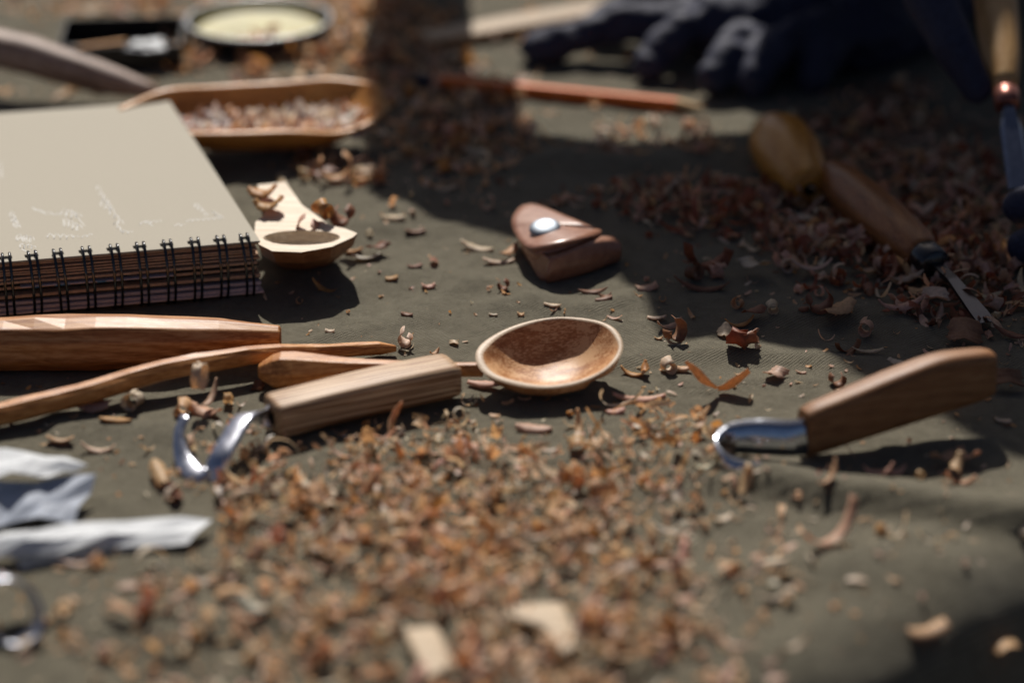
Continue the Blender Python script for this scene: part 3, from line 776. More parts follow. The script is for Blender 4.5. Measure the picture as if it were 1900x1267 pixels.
# ------------------------------------------------------------------ turned handles at the right
def turned(name, root, prof, m, n=28):
    return link(name, *loft([[(x, r*math.cos(2*math.pi*k/n), r*math.sin(2*math.pi*k/n)) for k in range(n)] for x, r in prof]), m, root)
a, b = W(1503, 352, 1.15), W(1428, 236, 1.5)
fh = thing('tool_handle', 'honey-coloured barrel-shaped wooden handle with a hole in its near end', 'tool handle', a, b-a)
fl_ = (b-a).length
turned('barrel', fh, [(0, .85), (.12, 1.05), (.5, 1.2), (fl_*.25, 1.55), (fl_*.5, 1.85), (fl_*.75, 1.75), (fl_*.92, 1.2), (fl_*.98, .7), (fl_, .25)], M['honey'])
turned('socket_hole', fh, [(-.04, .3), (-.015, .36), (.0, .37)], M['hole'], 16)
a, b = W(1716, 476, 1.15), W(1535, 322, 1.35)
ch = thing('chisel', 'chisel with dark brown handle and black ferrule lying among shavings', 'chisel', a, b-a)
cl_ = (b-a).length
turned('handle', ch, [(-.1, .85), (.4, .95), (1.5, 1.15), (cl_*.45, 1.32), (cl_*.75, 1.25), (cl_*.95, 1.0), (cl_, .55)], M['walnut'])
turned('ferrule', ch, [(-1.25, .72), (-1.15, .82), (-.15, .88), (-.02, .88), (0, .7)], M['blackf'])
dirb = (a-b).normalized()
v, f = loft([[(-1.2, .3*c_, .3*s_) for c_, s_ in ((1, .6), (-1, .6), (-1, -.6), (1, -.6))], [(-3.0, .28*c_, .2*s_) for c_, s_ in ((1, .6), (-1, .6), (-1, -.6), (1, -.6))],
             [(-5.8, .45*c_, .12*s_-.5) for c_, s_ in ((1, .6), (-1, .6), (-1, -.6), (1, -.6))], [(-6.6, .45*c_, .02*s_-.62) for c_, s_ in ((1, .6), (-1, .6), (-1, -.6), (1, -.6))]])
link('blade', v, f, M['darksteel'], ch, smooth=False)

# chisel held upright at the right edge
a, b = W(1866, 172, 6.0), W(1840, -60, 10.5)
hc_ = thing('chisel', 'chisel held upright by a gloved hand at right edge, pale wooden handle', 'chisel', a, b-a)
hl_ = (b-a).length
turned('handle', hc_, [(0, .62), (.9, .78), (2.5, 1.02), (5, 1.15), (hl_, 1.2), (hl_+2, 1.1), (hl_+2.4, .6)], M['beech'])
turned('ferrule', hc_, [(-1.05, .58), (-1.0, .66), (0.02, .70), (.05, .6)], M['copper'])
Mh = hc_.rotation_euler.to_matrix().transposed()
tip = W(1893, 352, 2.6); tl = Mh @ (tip-a)
e1 = Mh @ Vector((1, 0, 0)); e1 = (e1-tl.normalized()*e1.dot(tl.normalized())).normalized(); e2 = tl.normalized().cross(e1)
secs = []
for f_, wd, th_ in ((0.1, .34, .34), (.25, .42, .3), (.4, .58, .22), (.8, .62, .17), (1.0, .62, .12)):
    c = tl*f_; secs.append([c+e1*wd+e2*th_*.2, c+e1*wd*.7+e2*th_, c-e1*wd*.7+e2*th_, c-e1*wd+e2*th_*.2, c-e1*wd-e2*th_*.5, c+e1*wd-e2*th_*.5])
link('blade', *loft(secs), M['toolsteel'], hc_, smooth=False)

# ------------------------------------------------------------------ capsules remeshed into one skin
def capsules(chains, seg=12):
    ms = []
    for pts in chains:
        for (p, r), (q_, s) in zip(pts, pts[1:]):
            p, q_ = Vector(p), Vector(q_); d = (q_-p)
            if d.length < 1e-4: continue
            u = d.normalized(); pp, rr = [], []
            for k in range(5):
                a = math.pi/2*(1-k/4); pp.append(p-u*r*math.sin(a)); rr.append(max(.01, r*math.cos(a)))
            for k in range(5):
                a = math.pi/2*k/4; pp.append(q_+u*s*math.sin(a)); rr.append(max(.01, s*math.cos(a)))
            ms.append(tube_mesh(pp, rr, seg, up=Vector((.13, .2, 1)).normalized()))
    return join(*ms)
def blend(name, chains, voxel, m, parent=None, smooth=6, lump=0.0, origin=Vector((0, 0, 0))):
    v, f = capsules([[(Vector(p)-origin, r) for p, r in c] for c in chains])
    o = link(name+'_tmp', v, f, m)
    a = o.modifiers.new('r', 'REMESH'); a.mode = 'VOXEL'; a.voxel_size = voxel*S; a.use_smooth_shade = True
    b = o.modifiers.new('s', 'SMOOTH'); b.iterations = smooth; b.factor = .5
    dg = bpy.context.evaluated_depsgraph_get(); dg.update()
    me = bpy.data.meshes.new_from_object(o.evaluated_get(dg)); me.name = name
    bpy.data.objects.remove(o)
    if lump:
        for vv in me.vertices:
            p = vv.co/S; vv.co += vv.normal*(lump*S*(noise.noise(p*.55)+.5*noise.noise(p*1.3)))
    me.polygons.foreach_set('use_smooth', [True]*len(me.polygons))
    r = bpy.data.objects.new(name, me); col.objects.link(r)
    if parent: r.parent = parent
    return r
# two dark work gloves left lying at the top
g0 = W(1400, 60, 0)
def fing(p0, p1, r=1.05, bend=.8):
    a, b = Vector(p0), Vector(p1); m_ = a*.5+b*.5+Vector((0, 0, bend)); return [(a, r*1.1), (m_, r), (b, r*.88)]
palm = [[(W(1340, 50, 2.3), 2.6), (W(1500, 40, 2.6), 2.9), (W(1560, -30, 2.5), 2.6)], [(W(1340, 20, 2), 2.2), (W(1500, -10, 2.4), 2.6)]]
g1 = blend('work_glove', palm+[fing(W(1300, 30, 2.6), W(995, 92, 1.0), 1.25, .5), fing(W(1310, 60, 2.2), W(1205, 118, 1.1), 1.25, 1.2),
    fing(W(1390, 80, 2.2), W(1325, 148, 1.1), 1.25, .8), fing(W(1480, 80, 2.2), W(1400, 150, 1.2), 1.2, 1.1), fing(W(1290, 0, 2.6), W(1120, 48, 1.3), 1.35, 1.0)], .28, M['glove'], None, 9, .42, g0)
g1.location = g0*S; tag(g1, 'dark navy work glove with fingers spread left above the orange pencil', 'glove', 'dark work gloves')
g0 = W(1620, 40, 0)
g2 = blend('work_glove', [[(W(1600, 50, 2.6), 3.0), (W(1720, 10, 2.6), 2.8), (W(1800, -60, 3), 2.6)], [(W(1560, 20, 2.6), 2.4), (W(1700, -30, 2.6), 2.6)],
    fing(W(1560, 70, 2.4), W(1505, 140, 1.1), 1.3, .7), fing(W(1600, 60, 2.4), W(1470, 60, 3.5), 1.2, .7), fing(W(1540, 0, 3), W(1420, -30, 3.8), 1.2, .5)], .3, M['glove'], None, 9, .5, g0)
g2.location = g0*S; tag(g2, 'crumpled dark work glove heaped behind the spread one', 'glove', 'dark work gloves')

# the person working at the right edge: gloved hands reach into view, the rest is beyond the frame and throws the shade
pr = thing('person', 'person in dark jacket and navy gloves holding a chisel upright at right edge', 'person', (30, 96, 0))
O = Vector((30, 96, 0))
hw1 = W(1760, -130, 11.0)             # right hand on the chisel handle
hw2 = W(2110, 410, 3.6)               # left hand under the blade
body_ch = [
    [((28, 112, 16), 17), ((27, 108, 34), 15.5), ((26, 103, 50), 15), ((26, 101, 60), 8), ((26, 99, 67), 6)],
    [((14, 103, 55), 8.5), ((38, 103, 55), 8.5)],
    [((7, 102, 54), 7.2), ((6, 74, 15), 5.6), (hw1+Vector((-2, 7, 2.5)), 4.0), (hw1+Vector((-.5, 3.5, 1.5)), 3.6)],
    [((44, 102, 54), 7.2), ((52, 72, 34), 5.6), (hw2+Vector((9, 6, 7)), 4.0), (hw2+Vector((6, 3, 3)), 3.6)],
    [((20, 110, 10), 10), ((6, 92, 12), 8.5), ((18, 74, 6), 6)], [((36, 110, 10), 10), ((54, 92, 12), 8.5), ((44, 74, 6), 6)]]
sx_ = Vector((11, 3, 0)); body_ch = [[(Vector(p)+sx_*min(1, max(0, (Vector(p).y-50)/30)), r) for p, r in c] for c in body_ch]
O = O+Vector((0, 0, 0))
bd_ = blend('jacket_and_trousers', body_ch, 1.3, M['jacket'], pr, 6, .5, O)
hd_ = blend('head', [[((37, 100, 76), 8.2), ((37, 98, 80), 8.6)], [((37, 94, 72), 5.2), ((37, 98, 76), 7)], [((37, 90, 75.5), 1.2), ((37, 91.5, 78.5), .9)], [((28.6, 100, 76.5), 1.3), ((28.4, 100.6, 78.5), 1.4)], [((45.4, 100, 76.5), 1.3), ((45.6, 100.6, 78.5), 1.4)], [((37, 102, 68), 5.5), ((37, 100, 74), 5.8)]], .6, M['skin'], pr, 4, 0, O)
blend('hair', [[((37, 102, 82), 9.3), ((37, 100, 84), 8.8)], [((37, 106, 77), 6.5), ((37, 104, 82), 8)]], .6, M['hair'], pr, 4, .4, O)
G = []
# right hand: index finger lies down along the handle, the others close round it
ix = [(hw1+Vector((-.8, .3, .3)), 2.2), (W(1722, -10, 10.2), 1.45), (W(1766, 80, 8.2), 1.2), (W(1812, 165, 6.0), .85)]
wrap = []
for k in range(2):
    zc = 10.3+k*.8; py_ = -130-k*70
    wrap.append([(W(1755, py_, zc), 1.15), (W(1790, py_+5, zc-.3)+Vector((0, -1.4, 0)), 1.1), (W(1870, py_+10, zc)+Vector((0, -1.7, 0)), 1.0), (W(1915, py_+5, zc), .85)])
gl1 = blend('right_glove', [ix, [(hw1+Vector((-1.8, 4, 2.5)), 2.7), (hw1+Vector((-.8, 1, .5)), 2.2), (hw1+Vector((.4, .8, 3)), 2.2)], [(hw1+Vector((0, 1, 1)), 1.6), (W(1800, -60, 10.5)+Vector((0, 2.3, 0)), 1.1), (W(1870, -50, 10.2)+Vector((0, 2.3, 0)), .9)]]+wrap, .22, M['glove'], pr, 4, .05, O)
# left hand: fingers point left under the blade tip, stacked
lf = []
for k, (px_, py_, zc) in enumerate(((1876, 383, 2.6), (1884, 458, 1.2), (1990, 490, 1.0), (2010, 540, 1.0))):
    t_ = W(px_, py_, zc); lf.append([(hw2+Vector((-.5, 1.0-1.3*k, .6-.5*k)), 1.3), (t_+Vector((2.6, .2, .5)), 1.12), (t_+Vector((.5, 0, 0)), .98)])
gl2 = blend('left_glove', lf+[[(hw2, 2.2), (hw2+Vector((3, 1, 1)), 2.7), (hw2+Vector((6, 3, 3)), 2.6)], [(hw2+Vector((2, 1, 2)), 1.5), (hw2+Vector((0, .8, 3.2)), 1.15), (hw2+Vector((-2.4, .6, 3.4)), .95)]], .2, M['glove'], pr, 4, .05, O)

# added post, unseen beyond the frame: its shadow makes the dark band at upper centre
pp_ = thing('shade_post', 'weathered square wooden post with a crossbeam added out of view to cast shade', 'post', (-8.5, 74, -1.0))
link('shaft', *loft([[(a*(1+.22*noise.noise(Vector((a, b, z_*.13))))+.7*math.sin(z_*.11), b, z_) for a, b in rrect(3.3, 3.2, 1.2)] for z_ in [q_*2.9 for q_ in range(19)]]), M['post'], pp_)
bevel(link('crossbeam', *box_mesh(-3.5, 30, -3, 3, 53.05, 57), M['post'], pp_, smooth=False), .4, 2)  # added beam, out of view, inside the coat's shade outline

def occl(px, py):  # point of the added shade caster that shadows this spot
    p = W(px, py); k = 74-p.y; return (p.x-math.tan(SUN_AZ)*k, k*math.tan(SUN_EL)/math.cos(SUN_AZ))
sh = [occl(*p) for p in ((690, 305), (820, 350), (930, 376), (960, 384), (1010, 394), (1105, 425), (1185, 485), (1215, 548), (1380, 560), (1500, 590), (1620, 650), (1830, 750), (2000, 800), (2010, 600), (1868, 560), (1846, 520), (1846, 388), (2050, 350), (2100, 300), (2100, -30), (1560, -30), (1500, 140), (1440, 240), (1400, 300), (1200, 318), (1000, 296), (968, 285), (958, 192), (860, 180), (760, 205), (700, 250))]
cy_ = [Vector((a, 0, b)) for a, b in sh]; c0 = Vector((sum(p.x for p in cy_)/len(cy_), 0, 0)); n0_ = len(cy_)
coat = thing('shade_coat', 'dark coat added out of view, cut to cast the shade at right', 'coat', (c0.x, 74, -1))  # added unseen caster, its outline traced from the wanted shade
fr_ = [p-c0+Vector((0, -4.6+.5*noise.noise(p*.2), 1)) for p in cy_]; bk_ = [p-c0+Vector((0, 4.6, 1)) for p in cy_]
link('body', *loft([bk_, fr_]), M['jacket'], coat, smooth=False)

# ------------------------------------------------------------------ papers
def paper(name, label, corners, m, seed, amp=.18, nx_=20, ny_=8, lift=0.0):
    nx_, ny_ = nx_//3, max(3, ny_//3)
    c = [W(*k) for k in corners]; o0 = Vector((c[0].x, c[0].y, 0))
    v, f = sheet([k-o0 for k in c], nx_, ny_, amp, seed, lift)
    o = link(name, v, f, m, None, smooth=False, solid=.02); o.location = o0*S
    return tag(o, label, 'paper')
paper('paper_strip', 'white paper strip with pointed end reaching right, lower left', [(-160, 1058, .25), (352, 1008, .35), (398, 962, .45), (-160, 1000, 1.0)], M['paper'], 2, .30, 30, 8, .25)
o = paper('paper_strip', 'short white paper strip tucked under the long one', [(38, 1052, .1), (330, 1006, .25), (300, 985, .4), (10, 1020, .4)], M['paper'], 6, .10, 16, 6)
paper('paper_scrap', 'grey-blue paper scrap between the two white papers', [(-60, 972, .35), (136, 966, .25), (180, 880, 1.0), (-60, 900, 1.2)], M['paperg'], 9, .30, 18, 10)
paper('paper_scrap', 'crumpled white paper scrap with a torn corner, uppermost at left', [(-60, 892, 1.35), (95, 886, 1.35), (162, 862, 1.3), (-60, 838, 1.5)], M['paper'], 12, .22, 18, 8, .25)

# ------------------------------------------------------------------ shavings
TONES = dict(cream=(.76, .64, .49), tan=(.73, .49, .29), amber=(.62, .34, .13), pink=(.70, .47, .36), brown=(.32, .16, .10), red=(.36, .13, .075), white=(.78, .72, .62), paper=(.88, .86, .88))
def strip(kind, Lc, wc, r, n=9):
    """one shaving as a curled strip: returns array of verts (cm) and quads"""
    if kind == 'curl': turn = r.uniform(4.5, 8.0); twist = r.uniform(-.5, .5); tap = .25
    elif kind == 'crescent': turn = r.uniform(1.2, 2.6); twist = r.uniform(-.6, .6); tap = .9
    elif kind == 'flake': turn = r.uniform(.3, 1.3); twist = r.uniform(-.4, .4); tap = .6
    elif kind == 'ribbon': turn = r.uniform(1.5, 3.4); twist = r.uniform(-2.2, 2.2); tap = .4
    else: turn = r.uniform(.6, 2.0); twist = 0; tap = .15
    x = z = 0.0; ang_ = -turn/2; ds = Lc/n; vs = []
    hel = r.uniform(-.5, .5)*wc; ph = r.uniform(0, 6)
    k0 = r.uniform(.6, 1.4)
    for i in range(n+1):
        s = i/n
        hw_ = wc/2*((1-tap)+tap*math.sin(math.pi*min(max(s*1.0, .03), .97))**.8)*(1+.16*math.sin(s*9+ph)*math.sin(s*23+2*ph))
        tw = twist*(s-.5); cup = .12*wc
        nx__, nz__ = -math.sin(ang_), math.cos(ang_)
        for a in (-1, 0, 1):
            oy = a*hw_*math.cos(tw); on = a*hw_*math.sin(tw)+(cup*(1-abs(a)) - cup*.5)
            vs.append((x+nx__*on, oy+hel*s, z+nz__*on))
        ang_ += turn/n*(k0+(2-2*k0)*s); x += math.cos(ang_)*ds; z += math.sin(ang_)*ds
    fs = [(i*3+a, i*3+a+1, i*3+a+4, i*3+a+3) for i in range(n) for a in (0, 1)]
    v = np.array(vs); v -= v.mean(0)
    return v, fs
def rotm(yaw, pitch, roll_):
    return np.array(Euler((roll_, pitch, yaw), 'XYZ').to_matrix())
def make_obj(name, v, fs, tone, pos, m, label, group):
    me = bpy.data.meshes.new(name); me.from_pydata((v*S).tolist(), [], fs); me.materials.append(m)
    me.polygons.foreach_set('use_smooth', [True]*len(fs))
    ca = me.color_attributes.new('tone', 'FLOAT_COLOR', 'POINT')
    c = np.ones((len(v), 4)); c[:, :3] = tone; ca.data.foreach_set('color', c.ravel())
    o = bpy.data.objects.new(name, me); col.objects.link(o); o.location = Vector(pos)*S
    md = o.modifiers.new('Solidify', 'SOLIDIFY'); md.thickness = .028*S; md.offset = 0
    return tag(o, label, 'shaving', group)
def jitter(t, r, a=.14):
    k = 1+r.uniform(-a, a); return tuple(max(.02, min(.9, x*k*(1+r.uniform(-.05, .05)))) for x in t)
GR = 'wood shavings scattered on the cloth'
hand = [  # px, py (foot), length px, width px, kind, tone, yaw, lift z, label
 (1368, 655, 46, 30, 'curl', 'red', 68, 0, 'reddish brown double curl shaving behind the V-shaped shaving'),
 (1390, 652, 40, 24, 'curl', 'brown', 100, .05, 'short reddish curl joined to right of double curl'),
 (1253, 632, 46, 26, 'curl', 'brown', 40, .2, 'brown cupped curl shaving right of the spoon bowl'),
 (1250, 645, 30, 18, 'crescent', 'cream', 0, 0, 'tiny pale crescent under the brown cupped curl'),
 (1241, 608, 58, 12, 'crescent', 'pink', 30, 0, 'slim pinkish crescent shaving beyond the spoon tip'),
 (1219, 592, 32, 18, 'flake', 'cream', -10, 0, 'flat pale flake just beyond the spoon tip'),
 (1222, 630, 16, 8, 'crescent', 'tan', 10, 0, 'tiny tan sliver left of the brown cupped curl'),
 (1178, 700, 58, 14, 'crescent', 'amber', -20, 0, 'amber L-shaped shaving just right of the spoon bowl'),
 (1196, 690, 34, 12, 'crescent', 'amber', 70, .2, 'short upright amber shaving touching the L-shaped one'),
 (1240, 694, 40, 22, 'curl', 'cream', 20, 0, 'pale crumpled shaving left of the V-shaped shaving'),
 (1262, 688, 36, 16, 'flake', 'tan', -10, .1, 'tan flake leaning on the pale crumpled shaving'),
 (1573, 655, 56, 11, 'ribbon', 'brown', 15, 0, 'thin brown sliver crossed by a pale one'),
 (1610, 653, 52, 9, 'flake', 'cream', 8, .1, 'thin pale sliver crossing the brown one'),
 (1578, 660, 28, 8, 'flake', 'brown', 60, 0, 'short brown splinter under the crossed slivers'),
 (1440, 698, 34, 26, 'chip', 'pink', 60, .1, 'whitish triangular flake standing behind the right knife'),
 (1486, 694, 16, 10, 'flake', 'pink', 10, 0, 'tiny pink flake between triangular flake and right knife'),
 (1553, 716, 30, 18, 'curl', 'brown', 20, 0, 'small brown crumple above the right knife handle'),
 (1398, 590, 36, 30, 'flake', 'brown', 40, .3, 'upright brown leaf-like flake beyond the double curl'),
 (1432, 590, 36, 22, 'curl', 'cream', 0, 0, 'ribbed cream curl right of the brown leaf-like flake'),
 (1368, 572, 30, 14, 'curl', 'tan', -30, 0, 'small tan curl beyond the brown leaf-like flake'),
 (1345, 620, 36, 24, 'crescent', 'cream', 80, .1, 'pale upright curl at left of the double curl'),
 (1372, 608, 56, 14, 'crescent', 'amber', 5, 0, 'arched amber strip lying between two brown curls'),
 (1384, 622, 44, 14, 'flake', 'tan', 20, 0, 'tan flake resting on the double curl'),
 (1400, 497, 46, 34, 'chip', 'white', -50, .5, 'white triangular flake standing in the shade'),
 (1460, 506, 38, 20, 'curl', 'cream', 0, 0, 'cream curl right of the white triangular flake'),
 (1505, 500, 75, 18, 'crescent', 'cream', 0, .4, 'large arched cream shaving at edge of the red heap'),
 (1310, 505, 110, 26, 'ribbon', 'red', 25, .3, 'long wavy reddish ribbon right of the leather case'),
 (1300, 540, 100, 14, 'crescent', 'brown', -5, 0, 'long brown crescent below the wavy ribbon'),
 (1285, 525, 50, 22, 'curl', 'brown', 40, 0, 'brown curl left of the long crescent'),
 (1330, 520, 50, 20, 'curl', 'pink', 100, 0, 'pinkish curl between wavy ribbon and long crescent'),
 (1200, 540, 36, 22, 'chip', 'pink', 10, 0, 'pinkish chip below right of the leather case'),
 (1100, 548, 50, 12, 'crescent', 'brown', -5, 0, 'brown sliver in the shadow of the leather case'),
 (1122, 556, 26, 10, 'crescent', 'brown', 10, 0, 'short crescent at edge of the leather case shadow'),
 (1120, 566, 28, 14, 'flake', 'brown', 0, 0, 'brown flake below the leather case shadow'),
 (1025, 575, 28, 11, 'flake', 'cream', -30, 0, 'pale oblong flake above the spoon bowl'),
 (966, 588, 12, 10, 'chip', 'tan', 0, 0, 'tiny tan chip just above the spoon bowl rim'),
 (915, 590, 14, 8, 'chip', 'cream', 0, 0, 'tiny cream chip above left of the spoon bowl'),
 (935, 546, 26, 13, 'curl', 'brown', -20, 0, 'small dark curl between the spoon and the case'),
 (1555, 583, 70, 36, 'flake', 'tan', 35, .4, 'fan-shaped pale tan shaving at edge of the heap'),
 (1520, 590, 52, 22, 'curl', 'brown', 10, 0, 'brown roll at left foot of the fan-shaped shaving'),
 (1490, 588, 18, 14, 'flake', 'brown', 0, 0, 'small brown flake left of the brown roll'),
 (1670, 583, 90, 18, 'crescent', 'pink', 15, .3, 'long pinkish curved shaving in the right heap'),
 (1735, 560, 46, 40, 'chip', 'cream', 60, .5, 'ribbed cream fan standing under the chisel tip'),
 (1790, 622, 75, 50, 'chip', 'brown', 70, .4, 'layered brown fan at the right beside chisel tip'),
 (1870, 712, 50, 46, 'chip', 'brown', 90, .3, 'square layered brown shaving at the right edge'),
 (1822, 655, 40, 28, 'flake', 'tan', 80, .9, 'pale fan leaning behind right knife handle end'),
 (1730, 660, 36, 16, 'flake', 'pink', -40, 0, 'pink flake behind the right knife handle'),
 (1670, 680, 42, 18, 'flake', 'white', -35, .3, 'white-edged flake peeping over the right knife handle'),
 (1605, 620, 40, 26, 'curl', 'pink', -20, .1, 'jagged pink curl standing alone at right centre'),
 (1880, 625, 70, 14, 'crescent', 'brown', -30, .2, 'dark curved sliver near the right edge'),
 (752, 640, 36, 20, 'curl', 'cream', -15, 0, 'pale curl beside the tip of the slender stick'),
 (842, 638, 12, 16, 'chip', 'cream', 60, 0, 'tiny upright splinter left of the spoon bowl'),
 (806, 656, 30, 8, 'crescent', 'tan', 60, 0, 'tiny upright tan sliver behind the striped handle'),
 (372, 722, 80, 16, 'curl', 'cream', 80, 1.2, 'tall cream spiral standing beside the slender stick'),
 (388, 745, 80, 12, 'crescent', 'pink', 70, .5, 'long pink arc leaning beside the tall spiral'),
 (340, 778, 40, 34, 'curl', 'tan', 0, 0, 'tan crumple beside the small end of the hook blade'),
 (378, 770, 70, 28, 'crescent', 'pink', -35, 0, 'pinkish trough-shaped shaving beside the hook blade'),
 (478, 720, 26, 18, 'chip', 'brown', 80, 0, 'brown splinter under the spoon handle end'),
 (175, 762, 56, 30, 'flake', 'pink', -20, .1, 'wide pinkish flake lying below the slender stick'),
 (248, 764, 46, 34, 'curl', 'cream', -10, .1, 'box-like cream curl below the slender stick'),
 (215, 792, 52, 16, 'flake', 'amber', -3, 0, 'flat amber flake above the paper scraps'),
 (182, 836, 62, 15, 'crescent', 'cream', -10, 0, 'pale crescent shaving above the paper scraps'),
 (112, 824, 44, 20, 'flake', 'tan', 0, 0, 'tan flake above the crumpled white scrap'),
 (296, 885, 70, 26, 'flake', 'tan', -60, .2, 'long tan flake at the left end of the heap'),
 (322, 925, 60, 26, 'crescent', 'brown', -60, 0, 'brown curl below the long tan flake'),
 (730, 415, 40, 15, 'flake', 'cream', 15, 0, 'pale flake on open cloth left of the case'),
 (770, 430, 34, 16, 'flake', 'brown', 0, 0, 'brown flake on open cloth below the pale flake'),
 (885, 462, 60, 20, 'flake', 'cream', -15, 0, 'cream and pink curl left of the leather case'),
 (925, 488, 52, 22, 'flake', 'cream', 0, 0, 'cream boat-shaped shaving touching the leather case'),
 (945, 468, 50, 16, 'flake', 'tan', 60, .3, 'tan flake standing against the leather case'),
 (905, 390, 32, 16, 'curl', 'cream', 0, 0, 'cream curl up left of the leather case'),
 (795, 535, 24, 16, 'chip', 'pink', 10, 0, 'small pink block chip on open cloth'),
 (727, 525, 20, 16, 'chip', 'amber', 0, 0, 'small amber chip on open cloth'),
 (755, 590, 20, 12, 'flake', 'brown', 0, 0, 'small brown flake above the slender stick tip'),
 (770, 500, 24, 14, 'chip', 'brown', 20, 0, 'small dark chip above the amber chip'),
 (612, 618, 16, 10, 'chip', 'cream', 0, 0, 'tiny pale chip at the edge of the blank shadow'),
 (625, 335, 70, 26, 'curl', 'tan', 10, .2, 'tan and amber curl behind the spoon blank'),
 (825, 356, 46, 15, 'flake', 'cream', 10, 0, 'pale flake at the edge of the dark shadow band'),
 (680, 484, 50, 18, 'flake', 'white', -10, 0, 'white leaf-like shaving right of the spoon blank'),
 (702, 466, 34, 24, 'chip', 'brown', 50, .3, 'dark flake standing beside the white leaf-like shaving'),
 (655, 470, 34, 18, 'crescent', 'amber', -20, 0, 'amber curl under the tip of the spoon blank'),
 (488, 362, 52, 44, 'crescent', 'amber', 0, 2.9, 'large amber curl lying on the spoon blank'),
 (500, 392, 52, 44, 'crescent', 'amber', -10, 2.7, 'second large amber curl on the spoon blank, nearer its bowl'),
 (600, 408, 50, 26, 'curl', 'amber', 40, 2.7, 'amber curl on the edge of the spoon blank'),
 (635, 418, 46, 26, 'curl', 'brown', -20, 1.4, 'dark ringlet beside the spoon blank'),
 (572, 452, 60, 22, 'curl', 'pink', 0, 1.7, 'pinkish curls lying in the hollow of the spoon blank'),
 (1185, 745, 90, 22, 'flake', 'pink', 5, 0, 'pinkish flake poking out from under the spoon bowl'),
 (905, 712, 70, 20, 'flake', 'pink', -15, .1, 'pinkish flake under the neck of the spoon'),
 (990, 800, 60, 26, 'flake', 'pink', -5, 0, 'pinkish leaf-shaped flake below the spoon shadow'),
 (873, 832, 46, 17, 'crescent', 'white', 8, .2, 'white boat-shaped shaving below the striped handle'),
 (973, 745, 22, 10, 'flake', 'pink', 0, 0, 'small pink flake in the spoon bowl shadow'),
 (1142, 770, 30, 18, 'flake', 'pink', 30, 0, 'pink flake at right in the spoon shadow'),
 (1630, 885, 60, 22, 'crescent', 'pink', -15, 0, 'pink trough-shaped pair below the right knife handle'),
 (1660, 880, 46, 20, 'crescent', 'pink', 30, 0, 'second pink trough beside the first below right knife'),
 (1775, 870, 56, 18, 'ribbon', 'tan', 85, .3, 'star-shaped tan shaving below the right knife handle'),
 (1750, 850, 44, 18, 'ribbon', 'pink', 30, .3, 'left arm of the star-shaped shaving'),
 (1795, 850, 44, 18, 'ribbon', 'pink', 140, .3, 'right arm of the star-shaped shaving'),
 (1860, 782, 24, 18, 'chip', 'cream', 0, 0, 'small cream chip by the right knife shadow corner'),
 (1545, 1010, 150, 24, 'ribbon', 'pink', 38, .2, 'long blurred pinkish strip in the right foreground'),
 (1725, 1130, 70, 34, 'chip', 'tan', 10, .2, 'blurred tan chip in the bottom right foreground'),
 (1872, 1095, 50, 44, 'chip', 'tan', -60, .2, 'blurred tan chip near the right edge, bottom'),
 (1560, 700, 0, 0, '', '', 0, 0, ''),
]
r3 = random.Random(21); used = []
from mathutils import Vector as V3
def place(px, py, lpx, wpx, kind, tone, yaw, lift, label, r, group=GR):
    p = W(px, py, max(lift, 0.0)); sc_ = (p-Vector((0, -CAMD, CAMH))).length*1.0/FPX
    Lc, wc = lpx*sc_*1.15, wpx*sc_*1.25
    if kind == 'curl': Lc *= 1.6
    v, f = strip(kind, Lc, wc, r, 14)
    v = v @ rotm(R(yaw), r.uniform(-.15, .15), r.uniform(-.25, .25)).T
    zz = H(p.x, p.y)
    v[:, 2] -= v[:, 2].min()
    return make_obj('wood_shaving', v, f, jitter(TONES[tone], r, .08), (p.x, p.y, zz+lift+.01), M['shav'], label, group)
for h in hand:
    if h[2]: place(*h, r3); used.append((h[0], h[1]))
# the V-shaped shaving
vb = W(1328, 722, 0); vsh = []
def ribbon_strip(pts, wds, up):
    P_ = spline(pts, 5); n = len(P_); vs = []
    for i, p in enumerate(P_):
        d = (P_[min(i+1, n-1)]-P_[max(0, i-1)]).normalized(); s_ = d.cross(Vector(up)).normalized(); k = d.cross(s_)
        h_ = wds[0]+(wds[1]-wds[0])*math.sin(math.pi*min(.93, max(.07, i/(n-1))))
        vs += [p-s_*h_, p-k*h_*.25, p+s_*h_]
    return np.array([tuple(v) for v in vs]), [(i*3+a, i*3+a+1, i*3+a+4, i*3+a+3) for i in range(n-1) for a in (0, 1)]
v1, f1 = ribbon_strip([W(1272, 674, 1.6)-vb, W(1290, 690, 1.25)-vb, W(1310, 712, .7)-vb, W(1332, 724, .15)-vb], (.08, .30), (.5, 1, .5))
v2, f2 = ribbon_strip([W(1332, 724, .15)-vb, W(1348, 720, .25)-vb, W(1370, 706, .6)-vb, W(1390, 690, .95)-vb], (.22, .33), (.2, .8, .7))
vv = np.vstack([v1, v2]); ff = f1+[tuple(i+len(v1) for i in q_) for q_ in f2]
make_obj('wood_shaving', vv, ff, TONES['tan'], (vb.x, vb.y, H(vb.x, vb.y)+.05), M['shav'], 'V-shaped shaving standing with both arms up between spoon and right knife', GR)
# small crumb on the striped handle
p = W(745, 688, 1.62); v, f = strip('flake', .5, .3, r3); v[:, 2] -= v[:, 2].min()
make_obj('wood_shaving', v, f, TONES['cream'], p, M['shav'], 'tiny cream crumb lying on top of the striped knife handle', GR)
